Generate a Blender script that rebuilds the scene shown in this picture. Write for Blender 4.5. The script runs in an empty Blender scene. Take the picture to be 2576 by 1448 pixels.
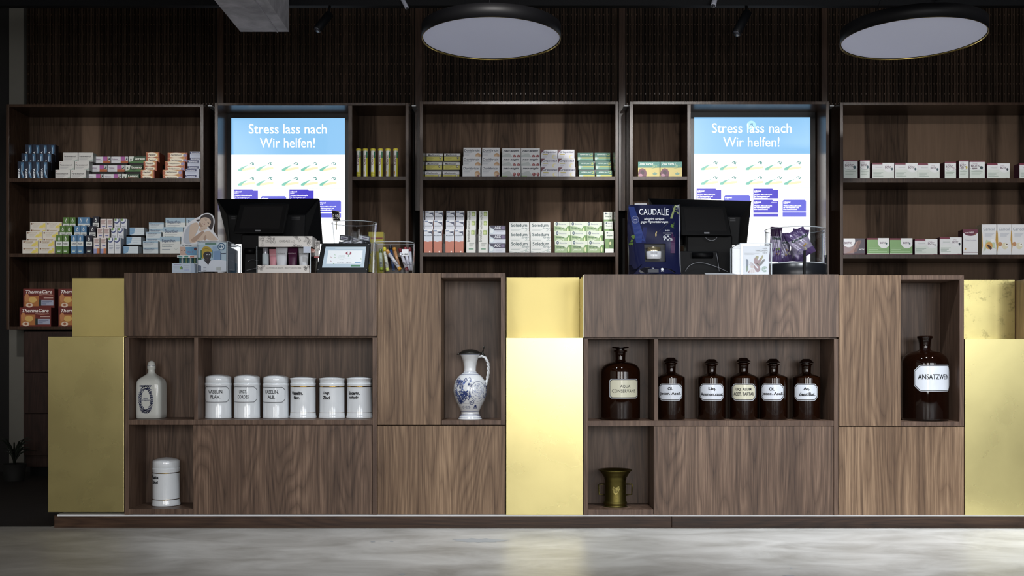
import bpy, bmesh, math, random
from math import sin, cos, pi, radians
from mathutils import Vector, Matrix
random.seed(7)
S = bpy.context.scene
COL = S.collection
# ---------------------------------------------------------------- camera, world, light, exposure
F = 2604.0; CX = 1288.0; HY = 910.0; CZ = 0.679      # focal length and horizon in pixels, eye height
cam = bpy.data.objects.new('camera', bpy.data.cameras.new('camera'))
cam.data.sensor_width = 36; cam.data.lens = 36*F/2576; cam.data.shift_y = (HY-724)/2576
cam.location = (0, 0, CZ); cam.rotation_euler = (pi/2, 0, 0)
cam.data.clip_start = 0.05
COL.objects.link(cam); S.camera = cam
S.view_settings.view_transform = 'Standard'; S.view_settings.look = 'None'
S.view_settings.gamma = 1; S.view_settings.use_curve_mapping = False
S.view_settings.exposure = 0.35
w = bpy.data.worlds.new('world'); S.world = w; w.use_nodes = True
w.node_tree.nodes['Background'].inputs[0].default_value = (0.55, 0.65, 0.9, 1)
w.node_tree.nodes['Background'].inputs[1].default_value = 0.02
def area(name, loc, rot, sx, sy, power, col, spread=180):
    l = bpy.data.lights.new(name, 'AREA'); l.shape = 'RECTANGLE'; l.size = sx; l.size_y = sy
    l.energy = power; l.color = col; l.spread = radians(spread)
    o = bpy.data.objects.new(name, l); COL.objects.link(o); o.location = loc; o.rotation_euler = rot
    return o
# daylight through the shop-front panes behind the camera (each in its own window opening)
area('daylight', (0.75, -2.95, 1.5), (pi/2, 0, 0), 1.3, 2.2, 66, (1.0, 0.98, 0.96))
area('daylight', (3.4, -2.95, 1.62), (pi/2, 0, 0), 2.6, 2.0, 92, (0.93, 0.96, 1.0))
area('daylight', (5.9, -2.95, 1.62), (pi/2, 0, 0), 1.6, 2.0, 12, (0.93, 0.96, 1.0))
area('daylight', (-1.6, -2.95, 1.7), (pi/2, 0, 0), 1.6, 1.9, 46, (1.0, 0.98, 0.97))
def spot(loc, target, power, ang, col=(1, .96, .9), blend=.7, r=.05):
    l = bpy.data.lights.new('unseen_spot', 'SPOT'); l.energy = power; l.spot_size = radians(ang); l.spot_blend = blend
    l.color = col; l.shadow_soft_size = r
    o = bpy.data.objects.new('unseen_spot', l); COL.objects.link(o); o.location = loc
    o.rotation_euler = (Vector(target)-Vector(loc)).to_track_quat('-Z', 'Y').to_euler()
    return o
for sx, sp, sa in ((-1.35, 4, 50), (-.45, 110, 50), (.65, 105, 54), (1.55, 215, 50), (2.55, 200, 50)):     # row over the counter front
    spot((sx, 3.15, 2.8), (sx, 4.15, 0), sp, sa, (.88, .94, 1), .9, .06)
for sx, sp in ((-2.3, 125), (-1.15, 120), (.05, 215), (1.15, 190), (2.45, 130)):     # unseen row added to brighten the boxes on the wall shelves
    spot((sx, 3.1, 2.8), (sx, 6.1, 1.35), sp, 40, (1, .97, .94), .8, .05)

# ---------------------------------------------------------------- helpers
def WX(px, Y): return (px-CX)*Y/F
def WZ(py, Y): return CZ+(HY-py)*Y/F
def srgb(h):
    if isinstance(h, str):
        h = h.lstrip('#'); h = tuple(int(h[i:i+2], 16)/255 for i in (0, 2, 4))
    return tuple(c/12.92 if c <= .04045 else ((c+.055)/1.055)**2.4 for c in h)+(1.0,)
MC = {}
def mat(name):
    m = bpy.data.materials.new(name); m.use_nodes = True
    return m, m.node_tree.nodes, m.node_tree.links, m.node_tree.nodes['Principled BSDF']
def ink(h, rough=.45, metal=0.0, coat=0.0, key=''):
    k = ('ink', h, rough, metal, coat)
    if k in MC: return MC[k]
    m, n, l, p = mat('colour_'+str(h).strip('#'))
    c = srgb(h)
    p.inputs['Roughness'].default_value = rough; p.inputs['Metallic'].default_value = metal
    p.inputs['Coat Weight'].default_value = coat; p.inputs['Coat Roughness'].default_value = .08
    no = n.new('ShaderNodeTexNoise'); no.inputs['Scale'].default_value = 14; tc = n.new('ShaderNodeTexCoord')
    mx = n.new('ShaderNodeMix'); mx.data_type = 'RGBA'
    l.new(tc.outputs['Object'], no.inputs['Vector']); l.new(no.outputs['Fac'], mx.inputs['Factor'])
    mx.inputs['A'].default_value = tuple(v*.93 for v in c[:3])+(1,); mx.inputs['B'].default_value = tuple(min(1, v*1.05) for v in c[:3])+(1,)
    l.new(mx.outputs['Result'], p.inputs['Base Color'])
    MC[k] = m; return m
def pale(h):        # printed card: slightly faded inks
    c = h.lstrip('#'); c = [int(c[i:i+2], 16) for i in (0, 2, 4)]; g = sum(c)/3
    return '#%02x%02x%02x' % tuple(int(round(v*.82+g*.18)) for v in c)
def glow(h, strength):
    k = ('glow', h, strength)
    if k in MC: return MC[k]
    m, n, l, p = mat('glow_'+h.strip('#'))
    p.inputs['Base Color'].default_value = (.01, .01, .01, 1); p.inputs['Roughness'].default_value = .3
    p.inputs['Emission Color'].default_value = srgb(h); p.inputs['Emission Strength'].default_value = strength
    MC[k] = m; return m
def wood(name, dark, mid, light, horiz=False, rough=.42, cell=1.0, sap=0.0, bands=26.0):
    m, n, l, p = mat(name)
    tc = n.new('ShaderNodeTexCoord'); oi = n.new('ShaderNodeObjectInfo')
    cr = n.new('ShaderNodeVectorMath'); cr.operation = 'SCALE'; cr.inputs[0].default_value = (31.0, 17.0, 23.0)
    l.new(oi.outputs['Random'], cr.inputs['Scale'])
    ad = n.new('ShaderNodeVectorMath'); ad.operation = 'ADD'; l.new(tc.outputs['Object'], ad.inputs[0]); l.new(cr.outputs[0], ad.inputs[1])
    def mapped(sx, sy, sz):
        mp = n.new('ShaderNodeMapping'); mp.inputs['Scale'].default_value = (sz, sy, sx) if horiz else (sx, sy, sz)
        l.new(ad.outputs[0], mp.inputs['Vector']); return mp.outputs[0]
    a = n.new('ShaderNodeTexNoise'); a.inputs['Scale'].default_value = 1.0; a.inputs['Detail'].default_value = 2.0; a.inputs['Roughness'].default_value = .45
    l.new(mapped(5.0*cell, 5.0*cell, .62*cell), a.inputs['Vector'])
    mu = n.new('ShaderNodeMath'); mu.operation = 'MULTIPLY'; mu.inputs[1].default_value = bands; l.new(a.outputs['Fac'], mu.inputs[0])
    pp = n.new('ShaderNodeMath'); pp.operation = 'PINGPONG'; pp.inputs[1].default_value = .5; l.new(mu.outputs[0], pp.inputs[0])
    g = n.new('ShaderNodeTexNoise'); g.inputs['Scale'].default_value = 1.0; g.inputs['Detail'].default_value = 3.0; g.inputs['Roughness'].default_value = .7
    l.new(mapped(330, 330, 5), g.inputs['Vector'])
    b = n.new('ShaderNodeTexNoise'); b.inputs['Scale'].default_value = 1.0; b.inputs['Detail'].default_value = 1.0
    l.new(mapped(55, 55, .8), b.inputs['Vector'])
    def m2(op, x, y):
        q = n.new('ShaderNodeMath'); q.operation = op
        for i, v in enumerate((x, y)):
            if isinstance(v, (int, float)): q.inputs[i].default_value = v
            else: l.new(v, q.inputs[i])
        return q.outputs[0]
    d = n.new('ShaderNodeTexNoise'); d.inputs['Scale'].default_value = 1.0; d.inputs['Detail'].default_value = 1.0
    l.new(mapped(7, 7, .35), d.inputs['Vector'])
    sh = m2('POWER', m2('MULTIPLY', pp.outputs[0], 2.0), .45)
    f = m2('ADD', m2('MULTIPLY', sh, .20), m2('ADD', m2('MULTIPLY', g.outputs['Fac'], .80), m2('ADD', m2('MULTIPLY', b.outputs['Fac'], .38), m2('MULTIPLY', d.outputs['Fac'], .42))))
    f = m2('SUBTRACT', f, .46)
    r = n.new('ShaderNodeValToRGB'); e = r.color_ramp
    e.elements[0].position = .22; e.elements[0].color = srgb(dark); e.elements[1].position = .78; e.elements[1].color = srgb(light)
    k = e.elements.new(.5); k.color = srgb(mid)
    l.new(f, r.inputs['Fac'])
    out = r.outputs['Color']
    if sap:
        s = n.new('ShaderNodeTexNoise'); s.inputs['Scale'].default_value = 1.0; s.inputs['Detail'].default_value = 0
        l.new(mapped(4.3, 4.3, .1), s.inputs['Vector'])
        sr = n.new('ShaderNodeValToRGB'); q = sr.color_ramp.elements; q[0].position = .625; q[0].color = (0, 0, 0, 1); q[1].position = .66; q[1].color = (sap, sap, sap, 1)
        l.new(s.outputs['Fac'], sr.inputs['Fac'])
        mx = n.new('ShaderNodeMix'); mx.data_type = 'RGBA'; l.new(sr.outputs['Color'], mx.inputs['Factor']); l.new(out, mx.inputs['A'])
        mx.inputs['B'].default_value = tuple(min(1, c*1.9) for c in srgb(light)[:3])+(1,); out = mx.outputs['Result']
    l.new(out, p.inputs['Base Color'])
    p.inputs['Roughness'].default_value = rough; p.inputs['Specular IOR Level'].default_value = .35 if rough < .6 else .12
    bu = n.new('ShaderNodeBump'); bu.inputs['Strength'].default_value = .12; bu.inputs['Distance'].default_value = .002
    l.new(g.outputs['Fac'], bu.inputs['Height']); l.new(bu.outputs[0], p.inputs['Normal'])
    return m
def brass(name, base, rough, stain=.0):
    m, n, l, p = mat(name)
    tc = n.new('ShaderNodeTexCoord'); oi = n.new('ShaderNodeObjectInfo'); ad = n.new('ShaderNodeVectorMath'); ad.operation = 'ADD'
    cr = n.new('ShaderNodeVectorMath'); cr.operation = 'SCALE'; cr.inputs[0].default_value = (31.0, 17.0, 23.0); l.new(oi.outputs['Random'], cr.inputs['Scale'])
    l.new(tc.outputs['Object'], ad.inputs[0]); l.new(cr.outputs[0], ad.inputs[1])
    a = n.new('ShaderNodeTexNoise'); a.inputs['Scale'].default_value = 7; a.inputs['Detail'].default_value = 4; a.inputs['Roughness'].default_value = .5; a.inputs['Distortion'].default_value = .3
    l.new(ad.outputs[0], a.inputs['Vector'])
    r = n.new('ShaderNodeValToRGB'); q = r.color_ramp.elements
    c = srgb(base); q[0].position = .3; q[0].color = tuple(v*(.93-stain) for v in c[:3])+(1,); q[1].position = .62; q[1].color = c
    l.new(a.outputs['Fac'], r.inputs['Fac'])
    out = r.outputs['Color']
    if stain:
        s = n.new('ShaderNodeTexNoise'); s.inputs['Scale'].default_value = 16; s.inputs['Detail'].default_value = 5; s.inputs['Roughness'].default_value = .75; l.new(ad.outputs[0], s.inputs['Vector'])
        sr = n.new('ShaderNodeValToRGB'); e = sr.color_ramp.elements; e[0].position = .55; e[0].color = (0, 0, 0, 1); e[1].position = .68; e[1].color = (.75, .75, .75, 1)
        l.new(s.outputs['Fac'], sr.inputs['Fac'])
        mx = n.new('ShaderNodeMix'); mx.data_type = 'RGBA'; l.new(sr.outputs['Color'], mx.inputs['Factor']); l.new(out, mx.inputs['A'])
        mx.inputs['B'].default_value = tuple(v*.35 for v in c[:3])+(1,); out = mx.outputs['Result']
    l.new(out, p.inputs['Base Color'])
    rr = n.new('ShaderNodeMapRange'); rr.inputs['To Min'].default_value = rough-.03; rr.inputs['To Max'].default_value = rough+.05
    l.new(a.outputs['Fac'], rr.inputs['Value']); l.new(rr.outputs[0], p.inputs['Roughness'])
    p.inputs['Metallic'].default_value = 1.0
    return m
def clear(name, tint=(.965, .975, .985), gl=1.0, edge=False):
    m, n, l, p = mat(name); n.remove(p)
    t = n.new('ShaderNodeBsdfTransparent'); t.inputs[0].default_value = tint+(1,)
    g = n.new('ShaderNodeBsdfGlossy'); g.inputs['Roughness'].default_value = .03; g.inputs[0].default_value = (1, 1, 1, 1)
    fr = n.new('ShaderNodeLayerWeight'); fr.inputs[0].default_value = .5
    pw = n.new('ShaderNodeMath'); pw.operation = 'POWER'; pw.inputs[1].default_value = 4.0; l.new(fr.outputs['Facing'], pw.inputs[0])
    mu = n.new('ShaderNodeMath'); mu.operation = 'MULTIPLY_ADD'; mu.inputs[1].default_value = .75*gl; mu.inputs[2].default_value = .006; mu.use_clamp = True
    mx = n.new('ShaderNodeMixShader'); l.new(pw.outputs[0], mu.inputs[0]); l.new(mu.outputs[0], mx.inputs[0]); l.new(t.outputs[0], mx.inputs[1]); l.new(g.outputs[0], mx.inputs[2])
    l.new(mx.outputs[0], n['Material Output'].inputs[0]); return m
def amber(name, c, trans):
    m, n, l, p = mat(name)
    p.inputs['Base Color'].default_value = c+(1,); p.inputs['Roughness'].default_value = .04; p.inputs['Specular IOR Level'].default_value = .5
    p.inputs['Transmission Weight'].default_value = trans; p.inputs['IOR'].default_value = 1.5; return m
def concrete(name, c0, c1, rough, scale=1.0, streak=(1, 1, 1)):
    m, n, l, p = mat(name)
    tc = n.new('ShaderNodeTexCoord'); mp = n.new('ShaderNodeMapping'); mp.inputs['Scale'].default_value = streak; l.new(tc.outputs['Object'], mp.inputs['Vector'])
    a = n.new('ShaderNodeTexNoise'); a.inputs['Scale'].default_value = 2.2*scale; a.inputs['Detail'].default_value = 9; a.inputs['Roughness'].default_value = .62; a.inputs['Distortion'].default_value = .5
    l.new(mp.outputs[0], a.inputs['Vector'])
    r = n.new('ShaderNodeValToRGB'); q = r.color_ramp.elements; q[0].position = .32; q[0].color = srgb(c0); q[1].position = .68; q[1].color = srgb(c1)
    l.new(a.outputs['Fac'], r.inputs['Fac']); l.new(r.outputs['Color'], p.inputs['Base Color'])
    b = n.new('ShaderNodeTexNoise'); b.inputs['Scale'].default_value = 40*scale; b.inputs['Detail'].default_value = 5; l.new(tc.outputs['Object'], b.inputs['Vector'])
    bu = n.new('ShaderNodeBump'); bu.inputs['Strength'].default_value = .15; bu.inputs['Distance'].default_value = .004; l.new(b.outputs['Fac'], bu.inputs['Height']); l.new(bu.outputs[0], p.inputs['Normal'])
    p.inputs['Roughness'].default_value = rough; return m

# ---------- text outlines (built-in font), cached, normalised to a 1 x 1 box
TG = {}
def text_geo(s, bold=0.0, shear=0.0):
    k = (s, bold, shear)
    if k in TG: return TG[k]
    cu = bpy.data.curves.new('t', 'FONT'); cu.body = s; cu.offset = bold; cu.shear = shear; cu.resolution_u = 3
    cu.align_x = 'CENTER'; cu.space_line = .95
    o = bpy.data.objects.new('t', cu); COL.objects.link(o)
    me = o.to_mesh()
    vs = [tuple(v.co[:2]) for v in me.vertices]; fs = [tuple(p.vertices) for p in me.polygons]
    o.to_mesh_clear(); bpy.data.objects.remove(o); bpy.data.curves.remove(cu)
    x0 = min(v[0] for v in vs); x1 = max(v[0] for v in vs); y0 = min(v[1] for v in vs); y1 = max(v[1] for v in vs)
    vs = [((x-x0)/(x1-x0), (y-y0)/(y1-y0)) for x, y in vs]
    TG[k] = (vs, fs); return TG[k]

def soft(pts, it=2):      # round the corners of a drawn outline
    for _ in range(it):
        q = []
        for i in range(len(pts)):
            a = pts[i]; b = pts[(i+1) % len(pts)]; q += [(a[0]*.75+b[0]*.25, a[1]*.75+b[1]*.25), (a[0]*.25+b[0]*.75, a[1]*.25+b[1]*.75)]
        pts = q
    return pts
class MB:
    """collects shapes into ONE mesh"""
    def __init__(s): s.v = []; s.f = []; s.m = []; s.mats = []; s.sm = []; s.lay = 0
    def mi(s, m):
        if m not in s.mats: s.mats.append(m)
        return s.mats.index(m)
    def add(s, vs, fs, m, smooth=False):
        b = len(s.v); i = s.mi(m); s.v += [tuple(v) for v in vs]
        for f in fs: s.f.append(tuple(b+k for k in f)); s.m.append(i); s.sm.append(smooth)
        return b
    def box(s, x0, x1, y0, y1, z0, z1, m):
        s.add([(x0, y0, z0), (x1, y0, z0), (x1, y1, z0), (x0, y1, z0), (x0, y0, z1), (x1, y0, z1), (x1, y1, z1), (x0, y1, z1)],
              [(0, 1, 5, 4), (1, 2, 6, 5), (2, 3, 7, 6), (3, 0, 4, 7), (4, 5, 6, 7), (3, 2, 1, 0)], m); return s
    def poly(s, pts, y, m, warp=None):
        vs = [(x, y, z) for x, z in pts]
        a = sum(pts[i][0]*pts[(i+1) % len(pts)][1]-pts[(i+1) % len(pts)][0]*pts[i][1] for i in range(len(pts)))
        if a < 0: vs.reverse()
        if warp: vs = [warp(*v) for v in vs]
        s.add(vs, [tuple(range(len(vs)))], m); return s
    def rect(s, x0, x1, z0, z1, y, m, warp=None, n=1):
        for i in range(n):
            a = x0+(x1-x0)*i/n; b = x0+(x1-x0)*(i+1)/n
            s.poly([(a, z0), (b, z0), (b, z1), (a, z1)], y, m, warp)
        return s
    def ell(s, cx, cz, rx, rz, y, m, n=16, a0=0, a1=360, warp=None):
        pts = [(cx+rx*cos(radians(a0+(a1-a0)*i/n)), cz+rz*sin(radians(a0+(a1-a0)*i/n))) for i in range(n if a1-a0 == 360 else n+1)]
        s.poly(pts, y, m, warp); return s
    def line(s, pts, w, y, m, warp=None):
        for (x0, z0), (x1, z1) in zip(pts, pts[1:]):
            d = math.hypot(x1-x0, z1-z0) or 1e-9; nx = -(z1-z0)/d*w/2; nz = (x1-x0)/d*w/2
            s.poly([(x0+nx, z0+nz), (x1+nx, z1+nz), (x1-nx, z1-nz), (x0-nx, z0-nz)], y, m, warp)
        return s
    def text(s, t, x0, x1, z0, z1, y, m, bold=0.0, shear=0.0, warp=None, vert=False):
        vs, fs = text_geo(t, bold, shear)
        if vert: P = [(x0+(x1-x0)*(1-b), y, z0+(z1-z0)*a) for a, b in vs]
        else: P = [(x0+(x1-x0)*a, y, z0+(z1-z0)*b) for a, b in vs]
        if warp: P = [warp(*q) for q in P]
        s.add(P, fs, m); return s
    def prism(s, pts, y0, y1, m):
        n = len(pts)
        a = sum(pts[i][0]*pts[(i+1) % n][1]-pts[(i+1) % n][0]*pts[i][1] for i in range(n))
        if a < 0: pts = pts[::-1]
        vs = [(x, y0, z) for x, z in pts]+[(x, y1, z) for x, z in pts]
        fs = [tuple(range(n)), tuple(range(2*n-1, n-1, -1))]+[(i, i+n, (i+1) % n+n, (i+1) % n) for i in range(n)]
        s.add(vs, fs, m); return s
    def lathe(s, prof, m, cx=0, cy=0, n=40, smooth=True, sq=0.0, sx=1.0, sy=1.0):
        vs = []; fs = []; k = len(prof)
        for j, (r, z) in enumerate(prof):
            for i in range(n):
                a = 2*pi*i/n; c, d = cos(a), sin(a)
                if sq: q = (abs(c)**sq+abs(d)**sq)**(-1/sq); c *= q; d *= q
                vs.append((cx+r*c*sx, cy+r*d*sy, z))
        for j in range(k-1):
            for i in range(n):
                i2 = (i+1) % n; fs.append((j*n+i, j*n+i2, (j+1)*n+i2, (j+1)*n+i))
        b = s.add(vs, fs, m, smooth)
        if prof[0][0] > 1e-6: s.add([vs[i] for i in range(n)][::-1], [tuple(range(n))], m)
        if prof[-1][0] > 1e-6: s.add([vs[(k-1)*n+i] for i in range(n)], [tuple(range(n))], m)
        return s
    def tube(s, pts, r, m, n=10, smooth=True):
        P = [Vector(p) for p in pts]; rs = r if isinstance(r, (list, tuple)) else [r]*len(P); vs = []; fs = []
        up = Vector((0, 0, 1))
        for i, p in enumerate(P):
            t = (P[min(i+1, len(P)-1)]-P[max(i-1, 0)]).normalized()
            if abs(t.dot(up)) > .97: up = Vector((1, 0, 0)) if abs(t.x) < .9 else Vector((0, 1, 0))
            a = t.cross(up).normalized(); b = a.cross(t).normalized()
            for k in range(n):
                g = 2*pi*k/n; vs.append(tuple(p+(a*cos(g)+b*sin(g))*rs[i]))
        for i in range(len(P)-1):
            for k in range(n): fs.append((i*n+k, i*n+(k+1) % n, (i+1)*n+(k+1) % n, (i+1)*n+k))
        fs.append(tuple(range(n))[::-1]); fs.append(tuple(range((len(P)-1)*n, len(P)*n)))
        s.add(vs, fs, m, smooth); return s
    def hexa(s, a, b, m):          # loft between two quads of 3-D points
        s.add(list(a)+list(b), [(0, 1, 2, 3), (7, 6, 5, 4), (0, 4, 5, 1), (1, 5, 6, 2), (2, 6, 7, 3), (3, 7, 4, 0)], m); return s
    def build(s, name, parent=None, bevel=0.0, loc=None, fix=False, label=None):
        me = bpy.data.meshes.new(name)
        if loc is not None: s.v = [(x-loc[0], y-loc[1], z-loc[2]) for x, y, z in s.v]
        me.from_pydata(s.v, [], s.f)
        for m in s.mats: me.materials.append(m)
        me.polygons.foreach_set('material_index', s.m); me.polygons.foreach_set('use_smooth', s.sm)
        me.update()
        if fix:
            bm = bmesh.new(); bm.from_mesh(me); bmesh.ops.remove_doubles(bm, verts=bm.verts, dist=1e-6); bmesh.ops.recalc_face_normals(bm, faces=bm.faces); bm.to_mesh(me); bm.free()
        o = bpy.data.objects.new(name, me); COL.objects.link(o)
        if loc is not None: o.location = loc
        if parent is not None:
            o.parent = parent
            if loc is None: o.matrix_parent_inverse = Matrix.Translation(-parent.location)
            else: o.location = Vector(loc)-parent.location
        if bevel:
            b = o.modifiers.new('bevel', 'BEVEL'); b.width = bevel; b.segments = 2; b.limit_method = 'ANGLE'; b.angle_limit = radians(50)
        if label: o['label'] = label
        return o
def thing(name, label, cat, loc, group=None):
    o = bpy.data.objects.new(name, None); COL.objects.link(o); o.location = loc; o.empty_display_size = .1
    return tag(o, label, cat, group)
def tag(o, label, cat, group=None):
    o['label'] = label; o['category'] = cat
    if group: o['group'] = group
    return o
def struct(o): o['kind'] = 'structure'; return o

# ---------------------------------------------------------------- materials
W_FRONT = wood('walnut_front', '#3a2a21', '#624d3f', '#917764', rough=.35)
W_DOOR = wood('walnut_door', '#4b3626', '#7a614b', '#ad9073', bands=30, cell=.8)
W_EDGE = wood('walnut_edge', '#412f26', '#5e493c', '#7c6555')
W_NICHE = wood('walnut_niche', '#3a2b22', '#5a473a', '#7d6757', bands=20)
W_PLINTH = wood('walnut_plinth', '#241710', '#402c20', '#5c4433', horiz=True, bands=24)
W_BACK = wood('walnut_back', '#1e1610', '#3a2d23', '#514236', sap=.55, bands=20, rough=.75)
W_BEDGE = wood('walnut_back_edge', '#281b14', '#38281e', '#48372b', rough=.27)
W_SLAT = wood('walnut_slat', '#1b130d', '#33271e', '#4a392e', rough=.7)
W_DRAWER = wood('walnut_drawer', '#160b08', '#281813', '#38251f')
BRASS = brass('brass_sheet', '#d9cc90', .27)
BRASS_ST = brass('brass_stained', '#d0c284', .27, .12)
BRASS_DULL = brass('brass_dull', '#cfbf80', .45)
BRASS_OLD = brass('brass_aged', '#6b6134', .42, .2)
GOLD = ink('#b9964e', .2, 1.0)
CLEAR = clear('clear_acrylic')
EDGE = ink('#c9d2da', .15)
ALU = ink('#eef0f4', .4)
BLACK = ink('#08080a', .5)
BLACKP = ink('#0c0d10', .5)
SCREENOFF = ink('#161516', .6)
PORC = ink('#e4e8ec', .12, 0, .6)
PORC2 = ink('#d4d6d0', .15, 0, .6)
for m_ in (BLACK, BLACKP, SCREENOFF): m_.node_tree.nodes['Principled BSDF'].inputs['Specular IOR Level'].default_value = .16
TXT = ink('#15161c', .5)
WHITE = ink('#e9ebef', .45)
GREYT = ink('#8b8f96', .5)
# ---------------------------------------------------------------- room shell
YB = 6.37
FLOORM = concrete('polished_concrete', '#aca8a1', '#dfdcd7', .43, 1.9, (.7, 1.25, 1))
SHADEFLOOR = concrete('brown_floor_shadow', '#15110e', '#241d18', .6)
def plane_box(name, x0, x1, y0, y1, z0, z1, m): return struct(MB().box(x0, x1, y0, y1, z0, z1, m).build(name))
plane_box('floor', -4.2, 7.2, -3.4, 7.0, -.06, 0, FLOORM)
CEIL = ink('#0a0a0c', .8)
WALLK = ink('#17140f', .8)
WPLAS = ink('#5f5d57', .8)
plane_box('ceiling', -4.2, 7.2, -3.4, 7.0, 2.86, 2.95, CEIL)
plane_box('wall_back', -4.2, 7.2, YB+.02, 7.0, 0, 2.86, ink('#0b0908', .9))
plane_box('wall_left', -4.2, -3.7, -3.4, YB+.02, 0, 2.86, ink('#cfcabd', .8))
plane_box('reflection_band_left', -3.7, -3.66, -3.0, YB-.01, .12, .55, ink('#1a1815', .7))  # unseen dark band added to darken the reflection in the left brass
plane_box('wall_right', 6.9, 7.2, -3.4, YB+.02, 0, 2.86, WALLK)
# shop-front wall behind the camera: piers between the window openings
fw = MB()
for x0, x1, z0, z1 in ((-4.2, -2.4, 0, 2.86), (-2.4, 6.9, 2.68, 2.86), (-2.4, -.8, 0, .7), (-.8, .1, 0, 2.68), (1.4, 2.1, 0, 2.68), (4.7, 5.1, 0, 2.68), (6.7, 6.9, 0, 2.68), (.1, 1.4, 0, .4), (2.1, 4.7, 0, .6), (5.1, 6.7, 0, .6)):
    fw.box(x0, x1, -3.2, -3.0, z0, z1, WALLK)
struct(fw.build('wall_front'))
for i, (x0, x1, z0) in enumerate(((-2.4, -.8, .7), (.1, 1.4, .4), (2.1, 4.7, .6), (5.1, 6.7, .6))):
    fr = MB(); t = .04
    for a in ((x0, x0+t, z0, 2.68), (x1-t, x1, z0, 2.68), (x0, x1, z0, z0+t), (x0, x1, 2.68-t, 2.68)): fr.box(a[0], a[1], -3.16, -3.04, a[2], a[3], BLACK)
    o = struct(fr.build('window_%d' % (i+1)))
    MB().box(x0+t, x1-t, -3.11, -3.10, z0+t, 2.68-t, CLEAR).build('pane', o)
# pale plaster strip at the far left of the rear wall
plane_box('trim_1', WX(33, 6.4), WX(63, 6.37), YB-.02, YB+.02, 0, 2.86, WPLAS)
# worn patches on the concrete floor
pm = ink('#b9bbbd', .55)
for k, (cx, cy, rx, ry) in enumerate(((1205, 1359, 70, 5), (938, 1362, 6, 1.5), (985, 1361, 5, 1.5), (1985, 1447, 14, 1.6), (1010, 1444, 9, 1.6), (1990, 1429, 3, 2))):
    pts = []
    for i in range(28):
        a = 2*pi*i/28; q = 1+.25*random.uniform(-1, 1)
        px = cx+rx*q*cos(a); py = cy+ry*q*sin(a); Y = CZ*F/(py-HY); pts.append((WX(px, Y), Y))
    b = MB(); b.add([(x, y, .0006) for x, y in pts][::-1], [tuple(range(28))], pm); o = struct(b.build('floor_scuff'))

# ---------------------------------------------------------------- slatted upper wall, posts, track
TOPZ = WZ(18, YB)
posts = [(546, 562), (1045, 1062), (1557, 1573), (2067, 2082)]
for i, (a, b) in enumerate(posts):
    struct(MB().box(WX(a, 6.3), WX(b, 6.3), 6.30, YB+.02, 1.6, TOPZ, W_BEDGE).build('trim_%d' % (i+2)))
bays = [(66, 545), (563, 1044), (1063, 1556), (1574, 2066), (2083, 2700)]
bn = ['darkest slatted wood panel, far left above the first shelf unit', 'slatted wood panel above the left advertising screen', 'slatted wood panel behind the left round lamp',
      'slatted wood panel above the right advertising screen', 'slatted wood panel behind the right round lamp']
for i, (a, b) in enumerate(bays):
    x0 = WX(a, 6.33); x1 = WX(b, 6.33); z0 = WZ(262, 6.33)-.03
    m = MB(); p = .0094; n = int((x1-x0)/p)
    m.box(x0, x1, YB-.012, YB+.015, z0, TOPZ, ink('#050404', .9))
    for k in range(n):
        x = x0+(k+.5)*p; m.box(x-.0022, x+.0022, 6.335, 6.345, z0, TOPZ, W_SLAT)
    r = 0; z = z0+.03
    while z < TOPZ:
        for k in range(0, n-1, 3 if r % 2 else 2):
            x = x0+(k+1)*p; m.box(x-.0026, x+.0026, 6.336, 6.344, z, z+.009, W_BEDGE)
        z += .0605; r += 1
    tag(m.build('slatted_panel'), bn[i], 'wall panel', 'slatted panels on the upper rear wall')
# concrete beam
m = MB(); Y1 = 5.2; zb = WZ(80, Y1)
bm_pts = [(WX(605, Y1), 0), (WX(727, Y1), 0)]
CONC = concrete('raw_concrete', '#8d8c92', '#c2c0c8', .85, 3)
m.box(bm_pts[0][0], bm_pts[1][0], -3.0, Y1, zb, 2.86, CONC)
xr = WX(699, Y1); m.box(xr-.004, xr+.002, -3.0, Y1-.002, zb-.004, zb, ink('#9a989f', .8))
struct(m.build('beam'))
# lighting track under the ceiling and spots on it
m = MB(); YT = 5.5; m.box(-3.0, 4.4, YT, YT+.04, WZ(14, YT), WZ(14, YT)+.045, BLACKP)
for x in (-2.5, -.9, .8, 2.4, 3.9): m.box(x-.006, x+.006, YT+.014, YT+.026, WZ(14, YT)+.04, 2.86, BLACK)
tag(m.build('lighting_track'), 'thin black lighting track hanging below the dark ceiling', 'light track')
def track_spot(x0, y0, x1, y1, wpx, m, lab, Y=5.5, parts=True):
    A = Vector((WX(x0, Y), Y, WZ(y0, Y))); B = Vector((WX(x1, Y), Y-.06, WZ(y1, Y))); r = wpx/2*Y/F
    t = thing('track_spotlight', lab, 'spotlight', A, 'track spotlights')
    MB().tube([A, A+(B-A)*.02, B-(B-A)*.02, B], [r*.92, r, r, r*.92], m, 20).build('lamp_body', t, fix=True)
    d = (B-A).normalized(); MB().tube([B-d*.001, B+d*.002], r*.75, ink('#3a3c44', .2), 18).build('lens', t)
    zt = WZ(14, YT)+.01
    MB().tube([A-d*-.02, Vector((A.x, YT+.02, zt))] if zt > A.z else [A, A+Vector((0, .01, .01))], r*.3, m, 8).build('stem', t)
WSP = ink('#b9bccb', .4)
track_spot(1006, -14, 1027, 30, 10, WSP, 'slim white tube spotlight left of the left round lamp')
track_spot(1801, -14, 1789, 24, 13, WSP, 'slim white tube spotlight between the two round lamps')
track_spot(2372, -18, 2352, 3, 12, WSP, 'slim white tube spotlight above the right round lamp')
track_spot(1880, 32, 1846, 93, 23, BLACKP, 'black cylinder spotlight tilted left between the round lamps')
track_spot(829, 36, 803, 84, 21, BLACKP, 'black cylinder spotlight in the dark beside the concrete beam')
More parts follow.
